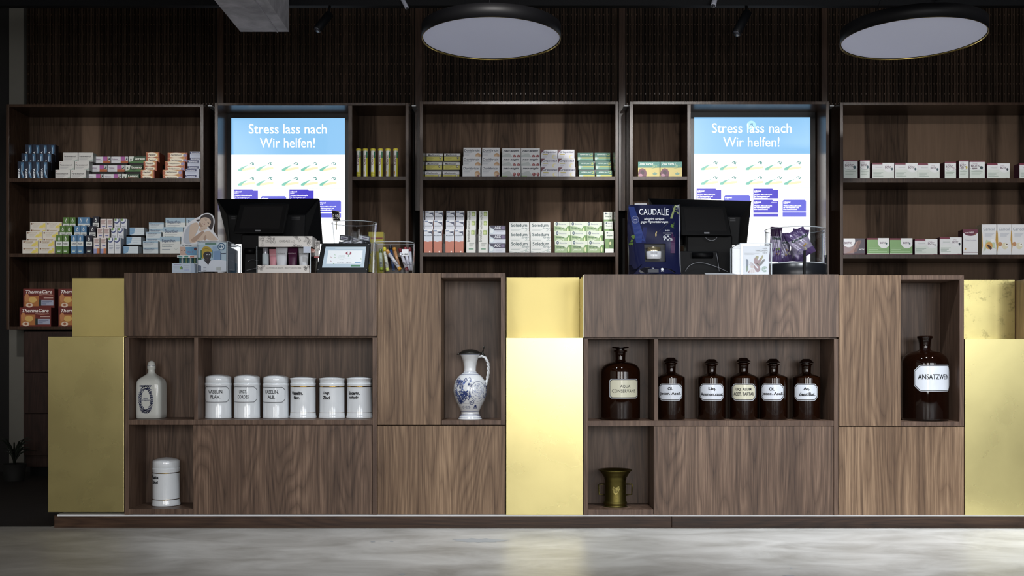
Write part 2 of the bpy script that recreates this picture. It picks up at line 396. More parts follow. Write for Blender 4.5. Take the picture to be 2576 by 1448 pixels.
# round pendant lamps
def pendant(cxp, lab):
    Y = 4.9; r = .3295; z = CZ+.3127*Y; X = WX(cxp, Y)
    t = thing('round_pendant_lamp', lab, 'lamp', (X, Y, z), 'round pendant lamps')
    MB().lathe([(r-.0012, 0), (r-.0012, -.009), (r, -.009), (r, .052), (r-.01, .058), (0.0, .058)], BLACK, X, Y, 96).build('drum', t).location.z += 0
    for o in t.children: o.matrix_parent_inverse = Matrix.Translation((-X, -Y, 0))
    b = MB(); n = 96
    pr = [(r-.0014, -.0095), (r-.0014, 0), (r-.004, 0), (r-.004, -.0095), (r-.0014, -.0095)]
    vs = [(X+q*cos(2*pi*i/n), Y+q*sin(2*pi*i/n), z+h) for q, h in pr for i in range(n)]
    b.add(vs, [(j*n+i, j*n+(i+1) % n, (j+1)*n+(i+1) % n, (j+1)*n+i) for j in range(4) for i in range(n)], ink('#c9b26a', .25, 1.0), True)
    b.build('rim', t, label='thin brass rim')
    m, nn, l, p = mat('lamp_diffuser'); p.inputs['Base Color'].default_value = (.8, .82, .9, 1); p.inputs['Roughness'].default_value = .6
    p.inputs['Emission Color'].default_value = (.62, .68, 1, 1); p.inputs['Emission Strength'].default_value = .11
    b = MB(); b.add([(X+(r-.007)*cos(2*pi*i/n), Y+(r-.007)*sin(2*pi*i/n), z-.0015) for i in range(n)][::-1], [tuple(range(n))], m); b.add([(X+(r-.007)*cos(2*pi*i/n), Y+(r-.007)*sin(2*pi*i/n), z+.003) for i in range(n)], [tuple(range(n))], m); b.build('diffuser', t)
    b = MB()
    for k in range(3): a = 2*pi*k/3+.5; b.tube([(X+.2*cos(a), Y+.2*sin(a), z+.05), (X, Y, 2.86)], .0015, BLACKP, 6)
    b.build('suspension_cable', t)
pendant(1236, 'round black-sided pendant lamp with pale disc, left of the two')
pendant(2296, 'round black-sided pendant lamp with pale disc, right of the two')
# ---------------------------------------------------------------- wall shelf units
YU = 6.10
def bp(m, x0, x1, y0, y1, mt, Y=YU, Yb=YB, dy=0):     # board from front-plane pixels
    m.box(WX(x0, Y), WX(x1, Y), Y+dy, Yb, WZ(y1, Y), WZ(y0, Y), mt)
def unit(xa, xb, ya, yb, lab, shelves, div=None, t=9):
    X = (WX(xa, YU)+WX(xb, YU))/2
    u = thing('wall_shelf_unit', lab, 'shelf unit', (X, YU, WZ(yb, YU)), 'walnut wall shelf units')
    def part(nm, *a, mt=W_BEDGE, **k):
        b = MB(); bp(b, *a, mt, **k); return b.build(nm, u, bevel=.0008)
    part('side_panel', xa, xa+t-1, ya, yb); part('side_panel', xb-t+1, xb, ya, yb)
    part('top_panel', xa+t-1, xb-t+1, ya, ya+7); part('bottom_panel', xa+t-1, xb-t+1, yb-7, yb)
    MB().box(WX(xa+5, YU), WX(xb-5, YU), YB-.012, YB+.015, WZ(yb-4, YU), WZ(ya+4, YU), W_BACK).build('back_panel', u)
    if div: part('divider', div[0], div[1], ya+7, yb-7, dy=.001)
    for s in shelves:
        part('shelf', s[0], s[1], s[2], s[3], dy=.002)
    return u
unit(15, 512, 262, 828, 'dark walnut shelf unit at the far left end of the rear wall', [(22, 504, 448, 457), (22, 504, 637, 646)])
unit(540, 1028, 258, 828, 'walnut shelf unit framing the left advertising screen', [(886, 1020, 443, 453), (886, 1020, 637, 646)], (876, 886))
unit(1056, 1556, 255, 828, 'middle walnut shelf unit between the two advertising screens', [(1064, 1548, 443, 453), (1064, 1548, 635, 645)])
unit(1584, 2086, 255, 828, 'walnut shelf unit framing the right advertising screen', [(1592, 1729, 443, 452), (1592, 1729, 635, 645)], (1729, 1738))
unit(2113, 2640, 257, 828, 'walnut shelf unit at the right end of the rear wall', [(2121, 2632, 448, 459), (2121, 2632, 640, 650)])
for x, w in ((528, 'left of the left screen unit'), (1041, 'right of the left screen unit'), (1575, 'left of the right screen unit'), (2093, 'right of the right screen unit')):
    b = MB(); Y = 6.2; b.box(WX(x-5, Y), WX(x+5, Y), Y, YB+.02, WZ(267, Y), WZ(264, Y), ink('#c4c8cc', .4))
    tag(b.build('shelf_bracket'), 'small white metal bracket in the gap '+w, 'bracket', 'white brackets between shelf units')
# drawer base under the left unit
u = thing('drawer_cabinet', 'very dark reddish walnut drawer cabinet below the far-left shelf unit', 'cabinet', (WX(280, YU), YU, 0))
MB().box(WX(58, YU), WX(515, YU), YU+.02, YB+.015, .06, WZ(834, YU), W_DRAWER).build('body', u)
for a, b_ in ((836, 935), (937, 1039), (1041, 1145)):
    b = MB(); b.box(WX(59, YU), WX(514, YU), YU, YU+.019, WZ(b_, YU), WZ(a, YU), W_DRAWER); b.build('drawer', u, bevel=.001)
MB().box(WX(66, YU), WX(510, YU), YU+.05, YB, 0, .06, BLACK).build('base', u)
# dark plant on the floor at the far left
Y = 5.9; px_ = WX(36, Y); pl = thing('potted_plant', 'small dark grassy potted plant on the floor at far left', 'plant', (px_, Y, 0))
MB().lathe([(.05, 0), (.065, .1), (.06, .1), (.055, .09), (0, .09)], ink('#0b0a08', .8), px_, Y, 24).build('pot', pl)
b = MB(); lm = ink('#10180c', .6)
for k in range(22):
    a = random.uniform(0, 2*pi); L = random.uniform(.1, .19); r = random.uniform(.06, .13)
    pts = [(px_+cos(a)*r*t*t, Y+sin(a)*r*t*t, .09+L*1.2*t-.06*t**4) for t in (0, .25, .5, .75, 1)]
    b.tube(pts, [.004, .005, .005, .004, .0006], lm, 6)
b.build('leaves', pl)

# ---------------------------------------------------------------- advertising screens
def screen(x0, x1, y0, lab, mark=False):
    Y = 6.30; y1 = y0+516; X0 = WX(x0, Y); X1 = WX(x1, Y); Z1 = WZ(y0, Y); Z0 = WZ(y1, Y); w = X1-X0; h = Z1-Z0
    t = thing('advertising_screen', lab, 'screen', ((X0+X1)/2, Y, Z0), 'advertising screens on the rear wall')
    b = MB(); g = .03; b.box(X0-g, X1+g, Y+.004, Y+.035, Z0-g, Z1+g, ink('#060708', .35)); b.build('casing', t)
    fr = MB()
    for a in ((X0-g, X0, Z0-g, Z1+g), (X1, X1+g, Z0-g, Z1+g), (X0, X1, Z1, Z1+g), (X0, X1, Z0-g, Z0)): fr.box(a[0], a[1], Y-.004, Y+.004, a[2], a[3], ink('#060708', .3))
    fr.build('bezel', t)
    MB().box(X0+.05, X1-.05, Y+.035, YB-.012, Z0+.3, Z1-.3, BLACK).build('wall_mount', t)
    s = MB(); ST = 1.5
    def fx(px): return X0+w*(px-582)/286
    def fz(py): return Z1-(py-297)/516*h
    GW = glow('#ffffff', ST); GBL = glow('#84b9e2', .95); GT = glow('#7fc3b0', .9); GTD = glow('#2f8a80', .8); GO = glow('#f3dcb4', 1.0); GV = glow('#453bc6', .85); GV2 = glow('#5f62d8', .85); GD = glow('#2a5a80', .8); GG = glow('#d8ddea', .85)
    s.rect(X0, X1, Z0, Z1, Y, GW); s.rect(X0, X1, fz(389), Z1, Y-.0006, GBL)
    s.text('Stress lass nach', fx(626), fx(822), fz(336), fz(312), Y-.0012, GW, .0)
    s.text('Wir helfen!', fx(654), fx(792), fz(371), fz(347), Y-.0012, GW, .0)
    if mark:
        s.ell(fx(723), fz(317), .028, .028, Y-.0009, glow('#9cc9ea', 1.2), 24)
        s.line([(fx(718), fz(320)), (fx(722), fz(313)), (fx(727), fz(313)), (fx(723), fz(320))], .0025, Y-.0015, GD); s.line([(fx(721), fz(313)), (fx(730), fz(321))], .0025, Y-.0015, GD)
    for ry in (0, 37):
        for i, bx in enumerate((599, 645, 709, 757, 804)):
            q = lambda a, c: (fx(bx+a), fz(430+ry+c))
            s.poly([q(0, 0), q(0, -5), q(12, -11), q(29, -16), q(18, -10), q(8, 0)], Y-.0006, GT)
            s.poly([q(8, 0), q(12, -6), q(28, -9), q(43, -10), q(43, -5), q(20, -1)], Y-.0006, GO)
            s.line([q(30, -17), q(33, -21), q(38, -21), q(35, -17), q(39, -15), q(40, -21)], .0045, Y-.0009, GTD)
            if i < 2: s.rect(fx(bx+31), fx(bx+39), fz(419+ry), fz(418+ry), Y-.0006, GG)
            s.text('vitamin', fx(bx+5), fx(bx+26), fz(409+ry), fz(407+ry), Y-.0006, GG)
    s.rect(X0, X1, fz(474), fz(472.5), Y-.0006, GG)
    def ob(xa, xb, ya, yb, top=True, m=GV):
        c = 8
        s.poly([(fx(xa), fz(ya)), (fx(xb-14), fz(ya)), (fx(xb-12), fz(ya+3)), (fx(xb), fz(ya+3)), (fx(xb), fz(yb)), (fx(xa), fz(yb))] if top else [(fx(xa+3), fz(ya)), (fx(xb-3), fz(ya)), (fx(xb), fz(ya+3)), (fx(xb), fz(yb)), (fx(xa), fz(yb)), (fx(xa), fz(ya+3))], Y-.0006, m)
        yy = ya+4
        s.text('orthomol', fx(xa+2), fx(xa+19), fz(yy+3.6), fz(yy), Y-.0012, GW, .03); s.text('vital m', fx(xa+2), fx(xa+12), fz(yy+6.5), fz(yy+4.2), Y-.0012, GW, .0)
        for k, tx in enumerate(('Wichtige Mikronährstoffe', 'für Nervensystem und', 'Energiestoffwechsel.')):
            s.text(tx, fx(xa+2), fx(xa+(46, 40, 36)[k]), fz(yy+13.6+k*4.4), fz(yy+10+k*4.4), Y-.0012, GW, .02)
    ob(588, 649, 476, 503); s.rect(fx(588), fx(649), fz(532), fz(505), Y-.0006, GV)
    ob(656, 720, 493, 520, False, GV2); s.rect(fx(656), fx(720), fz(548), fz(522), Y-.0006, GV2)
    ob(728, 789, 476, 501); ob(728, 789, 504, 537); s.rect(fx(728), fx(789), fz(547), fz(539), Y-.0006, GV)
    s.text('vitamine', fx(772), fx(786), fz(511), fz(509.5), Y-.0012, GW)
    ob(800, 858, 504, 534, False, GV2); s.rect(fx(800), fx(858), fz(547), fz(536), Y-.0006, GV2)
    s.rect(X0, X1, fz(556), fz(554.5), Y-.0006, GG); s.rect(X0, fx(600), fz(590), fz(575), Y-.0006, GG)
    s.build('display_panel', t)
screen(582, 868, 297, 'tall portrait advertising screen behind the left cash register')
screen(1746, 2038, 295, 'tall portrait advertising screen behind the right cash register', True)

# ---------------------------------------------------------------- boxes on the wall shelves
def carton(name, w, h, d, body, ops, side=None):
    """one printed carton, base centre of its front at the origin"""
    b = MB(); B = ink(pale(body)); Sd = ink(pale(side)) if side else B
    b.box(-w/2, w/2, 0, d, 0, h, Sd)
    b.rect(-w/2, w/2, 0, h, -.0002, B)
    y = -.0004
    def clip(P):
        for ax, lim, sg in ((0, 0, 1), (0, 1, -1), (1, 0, 1), (1, 1, -1)):
            Q = []
            for i in range(len(P)):
                a, c = P[i], P[(i+1) % len(P)]; ia = (a[ax]-lim)*sg >= 0; ic = (c[ax]-lim)*sg >= 0
                if ia: Q.append(a)
                if ia != ic: t = (lim-a[ax])/(c[ax]-a[ax]); Q.append((a[0]+(c[0]-a[0])*t, a[1]+(c[1]-a[1])*t))
            P = Q
            if not P: break
        return P
    for op in ops:
        k = op[0]; y -= .0001
        fx = lambda a: -w/2+w*a
        if k == 'r': b.rect(fx(op[1]), fx(op[2]), h*op[3], h*op[4], y, ink(pale(op[5])))
        elif k in 'ep':
            P = clip([(op[1]+op[3]*cos(2*pi*i/28), op[2]+op[4]*sin(2*pi*i/28)) for i in range(28)] if k == 'e' else list(op[1]))
            if len(P) > 2: b.poly([(fx(a), h*c) for a, c in P], y, ink(pale(op[-1])))
        elif k == 'l': b.line([(fx(a), h*c) for a, c in op[1]], op[2], y, ink(pale(op[3])))
        elif k == 't': b.text(op[1], fx(op[2]), fx(op[3]), h*op[4], h*op[5], y, ink(pale(op[6])), op[7] if len(op) > 7 else 0.0, op[8] if len(op) > 8 else 0.0)
        elif k == 'v': b.text(op[1], fx(op[2]), fx(op[3]), h*op[4], h*op[5], y, ink(pale(op[6])), op[7] if len(op) > 7 else 0.0, 0.0, None, True)
        elif k == 'ls':      # rows of small print
            for i in range(op[5]): z = h*(op[4]-i*op[6]); b.rect(fx(op[1]), fx(op[2]-.09*(i % 3)), z-h*.018, z+h*.018, y, ink(pale(op[3])))
    me = b.build(name); return me
ROWN = ['bottom row', 'middle row', 'top row']
COLN = {1: [''], 2: [', left column', ', right column'], 3: [', left column', ', middle column', ', right column'], 4: [', first column from left', ', second column from left', ', third column from left', ', fourth column from left']}
RIS = ink('#0d0b0a', .3)
def stack(name, desc, xs, wpx, tops, base, design, d=.045, dr=None, s0=.03, per=1, group=None, side=None, body='#e4e4e6', place=''):
    """xs = left pixel of each column in the front row; rows step up and back on a riser"""
    dr = dr or d+.004
    Y0 = YU+s0; zs = WZ(base, YU); first = None
    h = (WZ(tops[0], Y0)-zs)/per; w = wpx*Y0/F-.001
    proto = carton(name, w, h, d, body, design, side)
    used = False
    for r, ty in enumerate(tops):
        Yr = Y0+r*dr; zt = WZ(ty, Yr)
        for c, x in enumerate(xs):
            X = WX(x, Y0)+w/2
            for q in range(per):
                o = proto if not used else proto.copy()
                if used: COL.objects.link(o)
                used = True
                o.location = (X+random.uniform(-.0006, .0006), Yr, (zs if r == 0 else zt-per*h)+q*h)
                l = desc+', '+ROWN[r]+COLN[len(xs)][c]
                if per == 2: l += (', lower of two', ', upper of two')[q]
                if len(tops) == 1: l = desc+COLN[len(xs)][c]
                tag(o, l+place, 'box', group or desc+' stack')
    if len(tops) > 1:
        b = MB(); x0 = WX(xs[0], Y0)+.004; x1 = WX(xs[-1], Y0)+w-.004; top1 = 0
        for r in range(1, len(tops)):
            Yr = Y0+r*dr; zb = WZ(tops[r], Yr)-per*h
            b.box(x0, x1, Yr+max(.001, d-dr+.0015), min(Yr+(dr if r < len(tops)-1 else d)+max(0, d-dr), YB-.014), zs+.0003, max(zb-.0004, zs+.001), RIS)
        tag(b.build('display_riser'), 'black stepped riser beneath: '+desc, 'riser', 'black stepped risers on the shelves')
R3 = lambda a, s=22.3: [a, a-s, a-2*s]
WB = '#d9dadd'
# far-left unit, upper shelf
stack('medicine_box', 'tall dark blue box with pale swirl', [44.3, 63.7, 83.1, 102.5], 18.6, [406, 385.5, 363.5], 448,
      [('v', 'META', .06, .3, .06, .62, '#e8eef4', .03), ('p', [(.45, .95), (.85, .95), (.88, .6), (.6, .3), (.95, .05), (.7, .05), (.42, .35), (.5, .62)], '#3b6f98'), ('p', [(.52, .8), (.66, .85), (.62, .5), (.9, .08), (.72, .2), (.5, .45)], '#a9c3dc')], d=.045, body='#0f1e38', side='#070b14')
stack('medicine_box', 'flat white box with grey print and swoosh', [139.4, 178.4], 37.5, [427, 405.6, 383.8], 448,
      [('t', 'Paracetamol', .06, .85, .52, .68, '#3a3a3f', .02), ('e', .1, .84, .03, .05, '#a03040'), ('ls', .06, .7, '#9a9a9e', .4, 3, .1), ('p', [(.5, .04), (.98, .04), (.98, .3), (.8, .14)], '#9fb0a8')], d=.05, body='#c9c8c4', side='#8c9690')
PUR = [('r', .56, 1, 0, 1, '#b4541f'), ('r', .56, .8, .35, 1, '#a24a9a'), ('p', [(.82, 1), (1, 1), (1, .35), (.85, .35)], '#b9c0c4'), ('p', [(.9, .9), (.98, .6), (.86, .4), (.84, .5), (.9, .65)], '#23232a'), ('t', 'Tabletten', .06, .4, .5, .68, '#6b3d6f', .02), ('ls', .06, .5, '#9a9aa2', .4, 2, .14)]
stack('medicine_box', 'flat white box with purple and orange end', [217.6, 262.2], 43.3, [437.4, 415.7, 393.8], 448, PUR, d=.05, s0=.075, body='#cfd0d6')
stack('medicine_box', 'dark green and white meadow box', [307.3], 43.5, [437.2, 415.2, 393.4], 448,
      [('p', [(0, .15), (.22, .15), (.3, 1), (0, 1)], '#d0d6cc'), ('t', 'Lorano', .36, .95, .5, .85, '#dfe6da', .03), ('l', [(.34, .42), (.95, .5)], .0012, '#b23a30'), ('e', .12, .5, .05, .16, '#4b5a4a'), ('p', [(0, .15), (.3, .3), (.5, .2), (.8, .4), (1, .25), (1, 0), (0, 0)], '#3f7a34')], d=.05, s0=.075, body='#1f4527')
FEN = lambda t: [('r', 0, .9, .12, .95, '#d99a4a'), ('e', .42, .52, .42, .46, '#efe3c8'), ('e', .05, .5, .1, .4, '#b4502a'), ('t', t, .18, .72, .38, .72, '#3d2a22', .03, .2)]
stack('medicine_box', 'orange-brown box with cream glow, brown side', [354.4], 34.5, [427, 405, 383.3], 448, FEN('Fenistil'), d=.1, dr=.045, s0=.075, per=2, body='#a8462a', side='#833621')
stack('medicine_box', 'wider orange box with cream glow', [409.2], 50.5, [427, 405.5, 384], 448, FEN('FeniHydrocort')+[('e', .88, .5, .09, .3, '#8a7fb0')], d=.1, dr=.045, s0=.075, per=2, body='#b4542c', side='#8f3f24')
stack('medicine_box', 'small white box with navy title band', [466], 35.5, [424.4, 402.5, 381], 448, [('r', 0, .8, .55, .95, '#24306a'), ('t', 'Soventol', .08, .7, .6, .88, '#dde2f0', .02), ('ls', .08, .8, '#7f8ab0', .4, 2, .2)], d=.1, dr=.045, s0=.075, per=2, body='#bcc4da')
# far-left unit, lower shelf
stack('medicine_box', 'flat white box with yellow splash', [56.5, 97.8], 40, [603.8, 581.2, 558.4], 637, [('p', [(.55, .1), (.98, .1), (.98, .85), (.8, .8), (.85, .6), (.65, .5)], '#e3cf5a'), ('e', .1, .75, .05, .13, '#7a4a2a'), ('t', 'Pantoprazol', .2, .66, .62, .85, '#a07a3a', .02), ('ls', .2, .6, '#b3a690', .5, 2, .2), ('e', .9, .2, .06, .12, '#e6bfa0')], d=.045, per=2, body='#d6cfc4')
def drop(c1, c2): return [('r', 0, 1, .42, .66, '#d5d9d6'), ('p', [(.5, .95), (.66, .8), (.6, .72), (.4, .72), (.34, .8)], '#d9e0dc'), ('e', .5, .79, .08, .04, c1), ('t', 'NORSAN', .16, .84, .5, .59, c2, .03), ('ls', .22, .8, '#cfe0d0', .2, 2, .06)]
stack('medicine_box', 'tall green carton with white band and drop', [141.3, 157.6], 15.6, [591, 568, 546.2], 637, drop('#557f2c', '#33402a'), body='#4f7a2c', side='#2f4c1c')
stack('medicine_box', 'tall blue carton with white band and drop', [178.3, 194.4], 15.4, [591, 568, 546.2], 637, drop('#4b83b5', '#33405a'), body='#4b80b0', side='#2a4f78')
stack('medicine_box', 'tall navy carton with white band and drop', [216.2], 16.2, [591.7, 568.4, 544.6], 637, drop('#1d1f3a', '#1d1f3a'), body='#17182e', side='#0c0d18')
stack('medicine_box', 'tall white carton with orange and lilac foot', [235.8, 252.4], 15.2, [597.7, 573.5, 550.3], 637, [('r', .0, 1, 0, .32, '#8f93c4'), ('p', [(.5, 0), (1, 0), (1, .34), (.55, .34)], '#c77040'), ('ls', .12, .9, '#a8837c', .9, 5, .055), ('r', .3, .85, .5, .56, '#5a63a8')], body='#dad2d0', side='#a39b98')
stack('medicine_box', 'tall white carton with blue ring swirl', [272.1, 288.4], 15.4, [597.7, 573.5, 550.1], 637, [('e', .35, .9, .5, .2, '#3a4a88'), ('e', .28, .93, .42, .16, '#d9dfe6'), ('e', .2, .93, .18, .07, '#6f9a3a'), ('t', 'Nasic', .2, .85, .48, .54, '#4a5a80', .02), ('ls', .2, .85, '#9aa6ba', .4, 3, .08)], body='#d5d9df', side='#9aa2b0')
stack('medicine_box', 'flat pale blue box with side swirl', [310.5], 37.5, [619, 595.3, 572], 637, [('p', [(0, 0), (.3, .2), (.4, .9), (0, 1)], '#6f9fc8'), ('ls', .45, .95, '#8fa3b5', .75, 3, .25), ('r', 0, 1, .48, .52, '#a9bccb')], d=.07, dr=.05, body='#c9d6df')
BEPA = lambda k: [('r', 0, 1, .72, 1, '#92b2c8'), ('t', 'Bepanthen', .1, .75, .62, .86, '#2b3f66', .02), ('l', [(.1, .56), (.7, .56)], .0012, '#2b3f66'), ('ls', .1, .6, '#8795a3', .42, 2, .16)]+k
stack('medicine_box', 'small pale blue nasal box beside the larger blue ones', [360], 38.3, [606.2, 583, 559.4], 637, BEPA([]), d=.06, dr=.05, per=2, body='#c3ced4')
stack('medicine_box', 'large pale blue and white eye drop box', [402.3, 455.5], 51.5, [594.7, 570.9, 547.7], 637, BEPA([('t', 'Augentropfen', .1, .55, .4, .5, '#5d7a70'), ('l', [(.72, .3), (.8, .22), (.86, .32)], .001, '#4a7a62')]), d=.06, dr=.05, body='#cfd3d2')
# far-left unit, bottom compartment
h2 = [('r', .04, .5, .08, .62, '#b26a2e'), ('e', .3, .42, .13, .15, '#d6aa54'), ('e', .12, .52, .07, .22, '#c27a44'), ('e', .2, .14, .11, .12, '#d8c0a8'), ('e', .2, .15, .05, .06, '#a0502c'), ('r', .58, .97, .12, .4, '#9aa0b8'), ('r', .5, .58, .1, .42, '#1d2a28'), ('r', .66, .96, .5, .53, '#d9b8b0'), ('l', [(.5, .66), (.7, .62), (.96, .66)], .002, '#d08a70'), ('t', 'ThermaCare', .08, .93, .76, .93, '#f1e6e0', .02, .25), ('t', 'WÄRMEAUFLAGEN', .5, .93, .68, .72, '#e0b8a8'), ('ls', .6, .92, '#6a7090', .32, 3, .06)]
Y0 = YU+.02; w = 79*Y0/F; hh = (WZ(773, Y0)-WZ(821, YU)); pr = carton('heat_wrap_box', w, hh, .085, '#6e1c16', h2, '#3c0f10'); first = True
for r in range(2):
    for c, x in enumerate((49.4, 147)):
        o = pr if first else pr.copy()
        if not first: COL.objects.link(o)
        first = False
        o.location = (WX(x+(0), Y0)+w/2+(0.0 if c == 0 or r == 0 else -.02), Y0+r*.045, WZ(821, YU)+r*(hh+.0005))
        tag(o, 'dark red heat wrap box, '+('bottom', 'top')[r]+' row, '+('left column', 'right column cut off by brass'), 'box', 'dark red heat wrap boxes') if False else tag(o, 'dark red heat wrap box, '+('bottom', 'top')[r]+' row, '+('left column', 'right column behind the brass')[c], 'box', 'dark red heat wrap boxes')
# tubes in the narrow compartment beside the left screen
Y0 = YU+.06; zs = WZ(443, YU)
def vit_tube(cx, k, lab):
    X = WX(cx, Y0); r = 5.6*Y0/F; zt = WZ(374.5, Y0); t = thing('vitamin_tube', lab, 'tube', (X, Y0, zs), 'yellow-capped vitamin tubes'); H = zt-zs
    b = MB(); b.lathe([(r, zs), (r, zt-.01)], ink('#dfe0dc', .3), X, Y0, 24)
    wp = lambda x, y, z: (X+(r+y)*sin(x/r), Y0-(r+y)*cos(x/r), z)
    G = ink('#c8c23c', .35)
    if k in (0, 2): b.rect(-r*1.4, r*1.4, zs+.001, zs+H*.2, .0002, G, wp, 10)
    else: b.rect(r*.25, r*1.4, zs+.001, zs+H*.3, .0002, G, wp, 5); b.ell(-r*.5, zs+H*.17, r*.3, .012, .0003, ink('#d79a2c'), 12, 0, 360, wp)
    b.rect(r*.35, r*1.4, zs+H*.2, zs+H*.75, .0003, G, wp, 5); b.rect(r*.45, r*1.1, zs+H*.68, zs+H*.9, .0004, ink('#2f7a56'), wp, 4)
    b.text('Cevitt', -r*.75, r*.2, zs+H*.44, zs+H*.78, .0005, ink('#6e2240'), .02, 0, wp, True)
    b.text('immun', -r*.95, -r*.7, zs+H*.34, zs+H*.46, .0005, GREYT, 0, 0, wp, True)
    for q in (.06, .13): b.rect(-r*1.2, r*1.2, zs+H*q, zs+H*q+.002, .0006, ink('#8a8426'), wp, 8) if k in (0, 2) else None
    b.build('tube_body', t)
    MB().lathe([(r*1.12, zt-.0125), (r*1.2, zt-.0105), (r*1.2, zt-.001), (r*1.12, zt)], ink('#ddd04c', .35), X, Y0, 24).build('cap', t, label='yellow cap')
for k, cx in enumerate((902.4, 919.4, 938.4, 957.5, 976.1, 995.6)):
    vit_tube(cx, k, 'upright white and yellow vitamin tube, %s of six from left' % ('first', 'second', 'third', 'fourth', 'fifth', 'sixth')[k])
# middle unit, upper shelf
stack('medicine_box', 'small box, white above yellow, tiny drop', [1069, 1114], 42, [431, 408, 385.8], 443, [('r', 0, 1, 0, .55, '#d8cf4e'), ('r', 0, 1, .55, .6, '#2a2a2a'), ('t', 'Meditonsin', .1, .78, .66, .9, '#2a2d36', .02, .2), ('e', .84, .4, .06, .16, '#3a3a3a'), ('e', .85, .42, .035, .1, '#e6e0c0'), ('ls', .1, .55, '#9a8f2a', .42, 3, .13)], d=.055, s0=.09, body='#dbdcde', side='#8f8a2c')
stack('medicine_box', 'white box with tan flower', [1163.7, 1212], 45, [416.5, 394, 371.5], 443, [('t', 'Dorithricin', .05, .92, .66, .86, '#2d3a56', .015), ('e', .84, .28, .15, .25, '#cf9d6a'), ('e', .8, .22, .1, .14, '#e0bc94'), ('e', .9, .14, .06, .1, '#8a4a52'), ('ls', .06, .5, '#a4acb8', .56, 3, .1)], d=.05, body='#dfe1e6')
stack('medicine_box', 'white box with two red pastilles', [1262.7, 1311.6], 48, [417, 394.7, 373], 443, [('p', [(0, .1), (.6, .1), (.4, .55), (0, .6)], '#bcc4c4'), ('p', [(0, .35), (.35, .55), (0, .62)], '#d4d8d8'), ('e', .66, .25, .085, .17, '#94282e'), ('e', .88, .25, .085, .17, '#94282e'), ('e', .64, .3, .03, .05, '#d98a8a'), ('e', .86, .3, .03, .05, '#d98a8a'), ('t', 'neo-angin', .06, .9, .64, .86, '#2a3044', .035, .35), ('r', 0, .3, 0, .12, '#a9cf8c')], d=.05, body='#dfe2e6')
stack('medicine_box', 'white box with maroon corner', [1361.5, 1405.2], 43, [421, 398.8, 376.6], 443, [('p', [(0, 1), (.25, 1), (.1, .8), (0, .5)], '#6e1c32'), ('t', 'Grippostad', .1, .94, .6, .88, '#2a2f66', .02), ('r', .12, .42, .46, .53, '#c8b83c'), ('e', .8, .26, .13, .22, '#eadfa0'), ('e', .84, .26, .09, .15, '#dfe1ea'), ('ls', .12, .45, '#a9aec6', .35, 3, .1)], d=.05, body='#dddfe8')
stack('medicine_box', 'teal green box with yellow ribbon band', [1456.5, 1500], 40, [428.6, 406.4, 384.2], 443, [('r', 0, 1, .3, .45, '#c9c94a'), ('p', [(0, .2), (.12, .1), (.3, .4), (.05, .5)], '#b9d2c8'), ('r', .15, 1, .12, .28, '#5fa88c'), ('t', 'ASPIRIN plus C', .15, .8, .66, .86, '#cfe4da', .02), ('e', .88, .76, .08, .15, '#c9c94a'), ('e', .86, .78, .05, .1, '#2f8a62')], d=.055, s0=.085, body='#17705c', side='#0c463a')
# middle unit, lower shelf
stack('medicine_box', 'tall white carton with salmon lower half', [1066.6, 1090.6, 1120.7, 1144.7], 22, [577, 553.3, 530], 635, [('r', 0, 1, 0, .5, '#c56a50'), ('e', .45, .68, .5, .2, '#c9d3e2'), ('p', [(.0, 1), (.95, .98), (.95, .62), (.8, .8), (.3, .9)], '#dfe6ee'), ('p', [(.35, .9), (.95, .92), (.98, .7), (.85, .83)], '#2c3a60'), ('r', .05, .4, .91, .97, '#6c83ac'), ('t', 'MUCOSOLVAN', .08, .9, .72, .77, '#2a3450', .03), ('e', .68, .06, .09, .035, '#f0d9cf')], d=.045, body='#d5d8e0', side='#a2452c')
stack('medicine_box', 'tall white carton with green leaf square', [1173.6, 1204], 23.5, [576.5, 553.3, 530], 635, [('v', 'Bronchicum', .1, .36, .48, .97, '#3a4a44', .02), ('r', .52, .9, .78, .96, '#8fae4a'), ('e', .68, .85, .14, .06, '#c6d884'), ('ls', .3, .85, '#a4aca8', .4, 3, .05), ('r', .25, .78, .15, .2, '#5d9a78')], d=.045, body='#d9dcda', side='#a8aca8')
stack('medicine_box', 'navy and white box with pale round tablet', [1230], 42, [611.8, 589.6, 566.9], 635, [('p', [(0, 1), (.22, .5), (1, .5), (1, 1)], '#23264e'), ('t', 'ACC', .32, .7, .62, .92, '#dfe2ee', .03), ('r', .74, .94, .6, .9, '#6a5a8c'), ('e', .15, .4, .16, .3, '#b9ccda'), ('e', .15, .4, .11, .2, '#dbe4ea'), ('r', .4, .98, .12, .42, '#ccd4e2'), ('ls', .44, .9, '#a0a8c0', .34, 2, .12)], d=.06, body='#c9d2e0')
stack('medicine_box', 'pale grey-green box with big dark title', [1281, 1335], 51.5, [605.4, 582.2, 558.8], 635, [('t', 'Soledum', .09, .9, .62, .9, '#2a4f55', .02), ('t', 'forte', .62, .9, .44, .6, '#3f6a70', .01, .25), ('l', [(0, .15), (.4, .03), (.98, .3)], .0014, '#5f8f8a'), ('l', [(.98, .55), (.8, .2), (.98, .1)], .0016, '#44666c'), ('e', .82, .2, .05, .12, '#a9bcb8'), ('ls', .08, .6, '#a3b0b0', .4, 2, .1)], d=.055, body='#d9dedd')
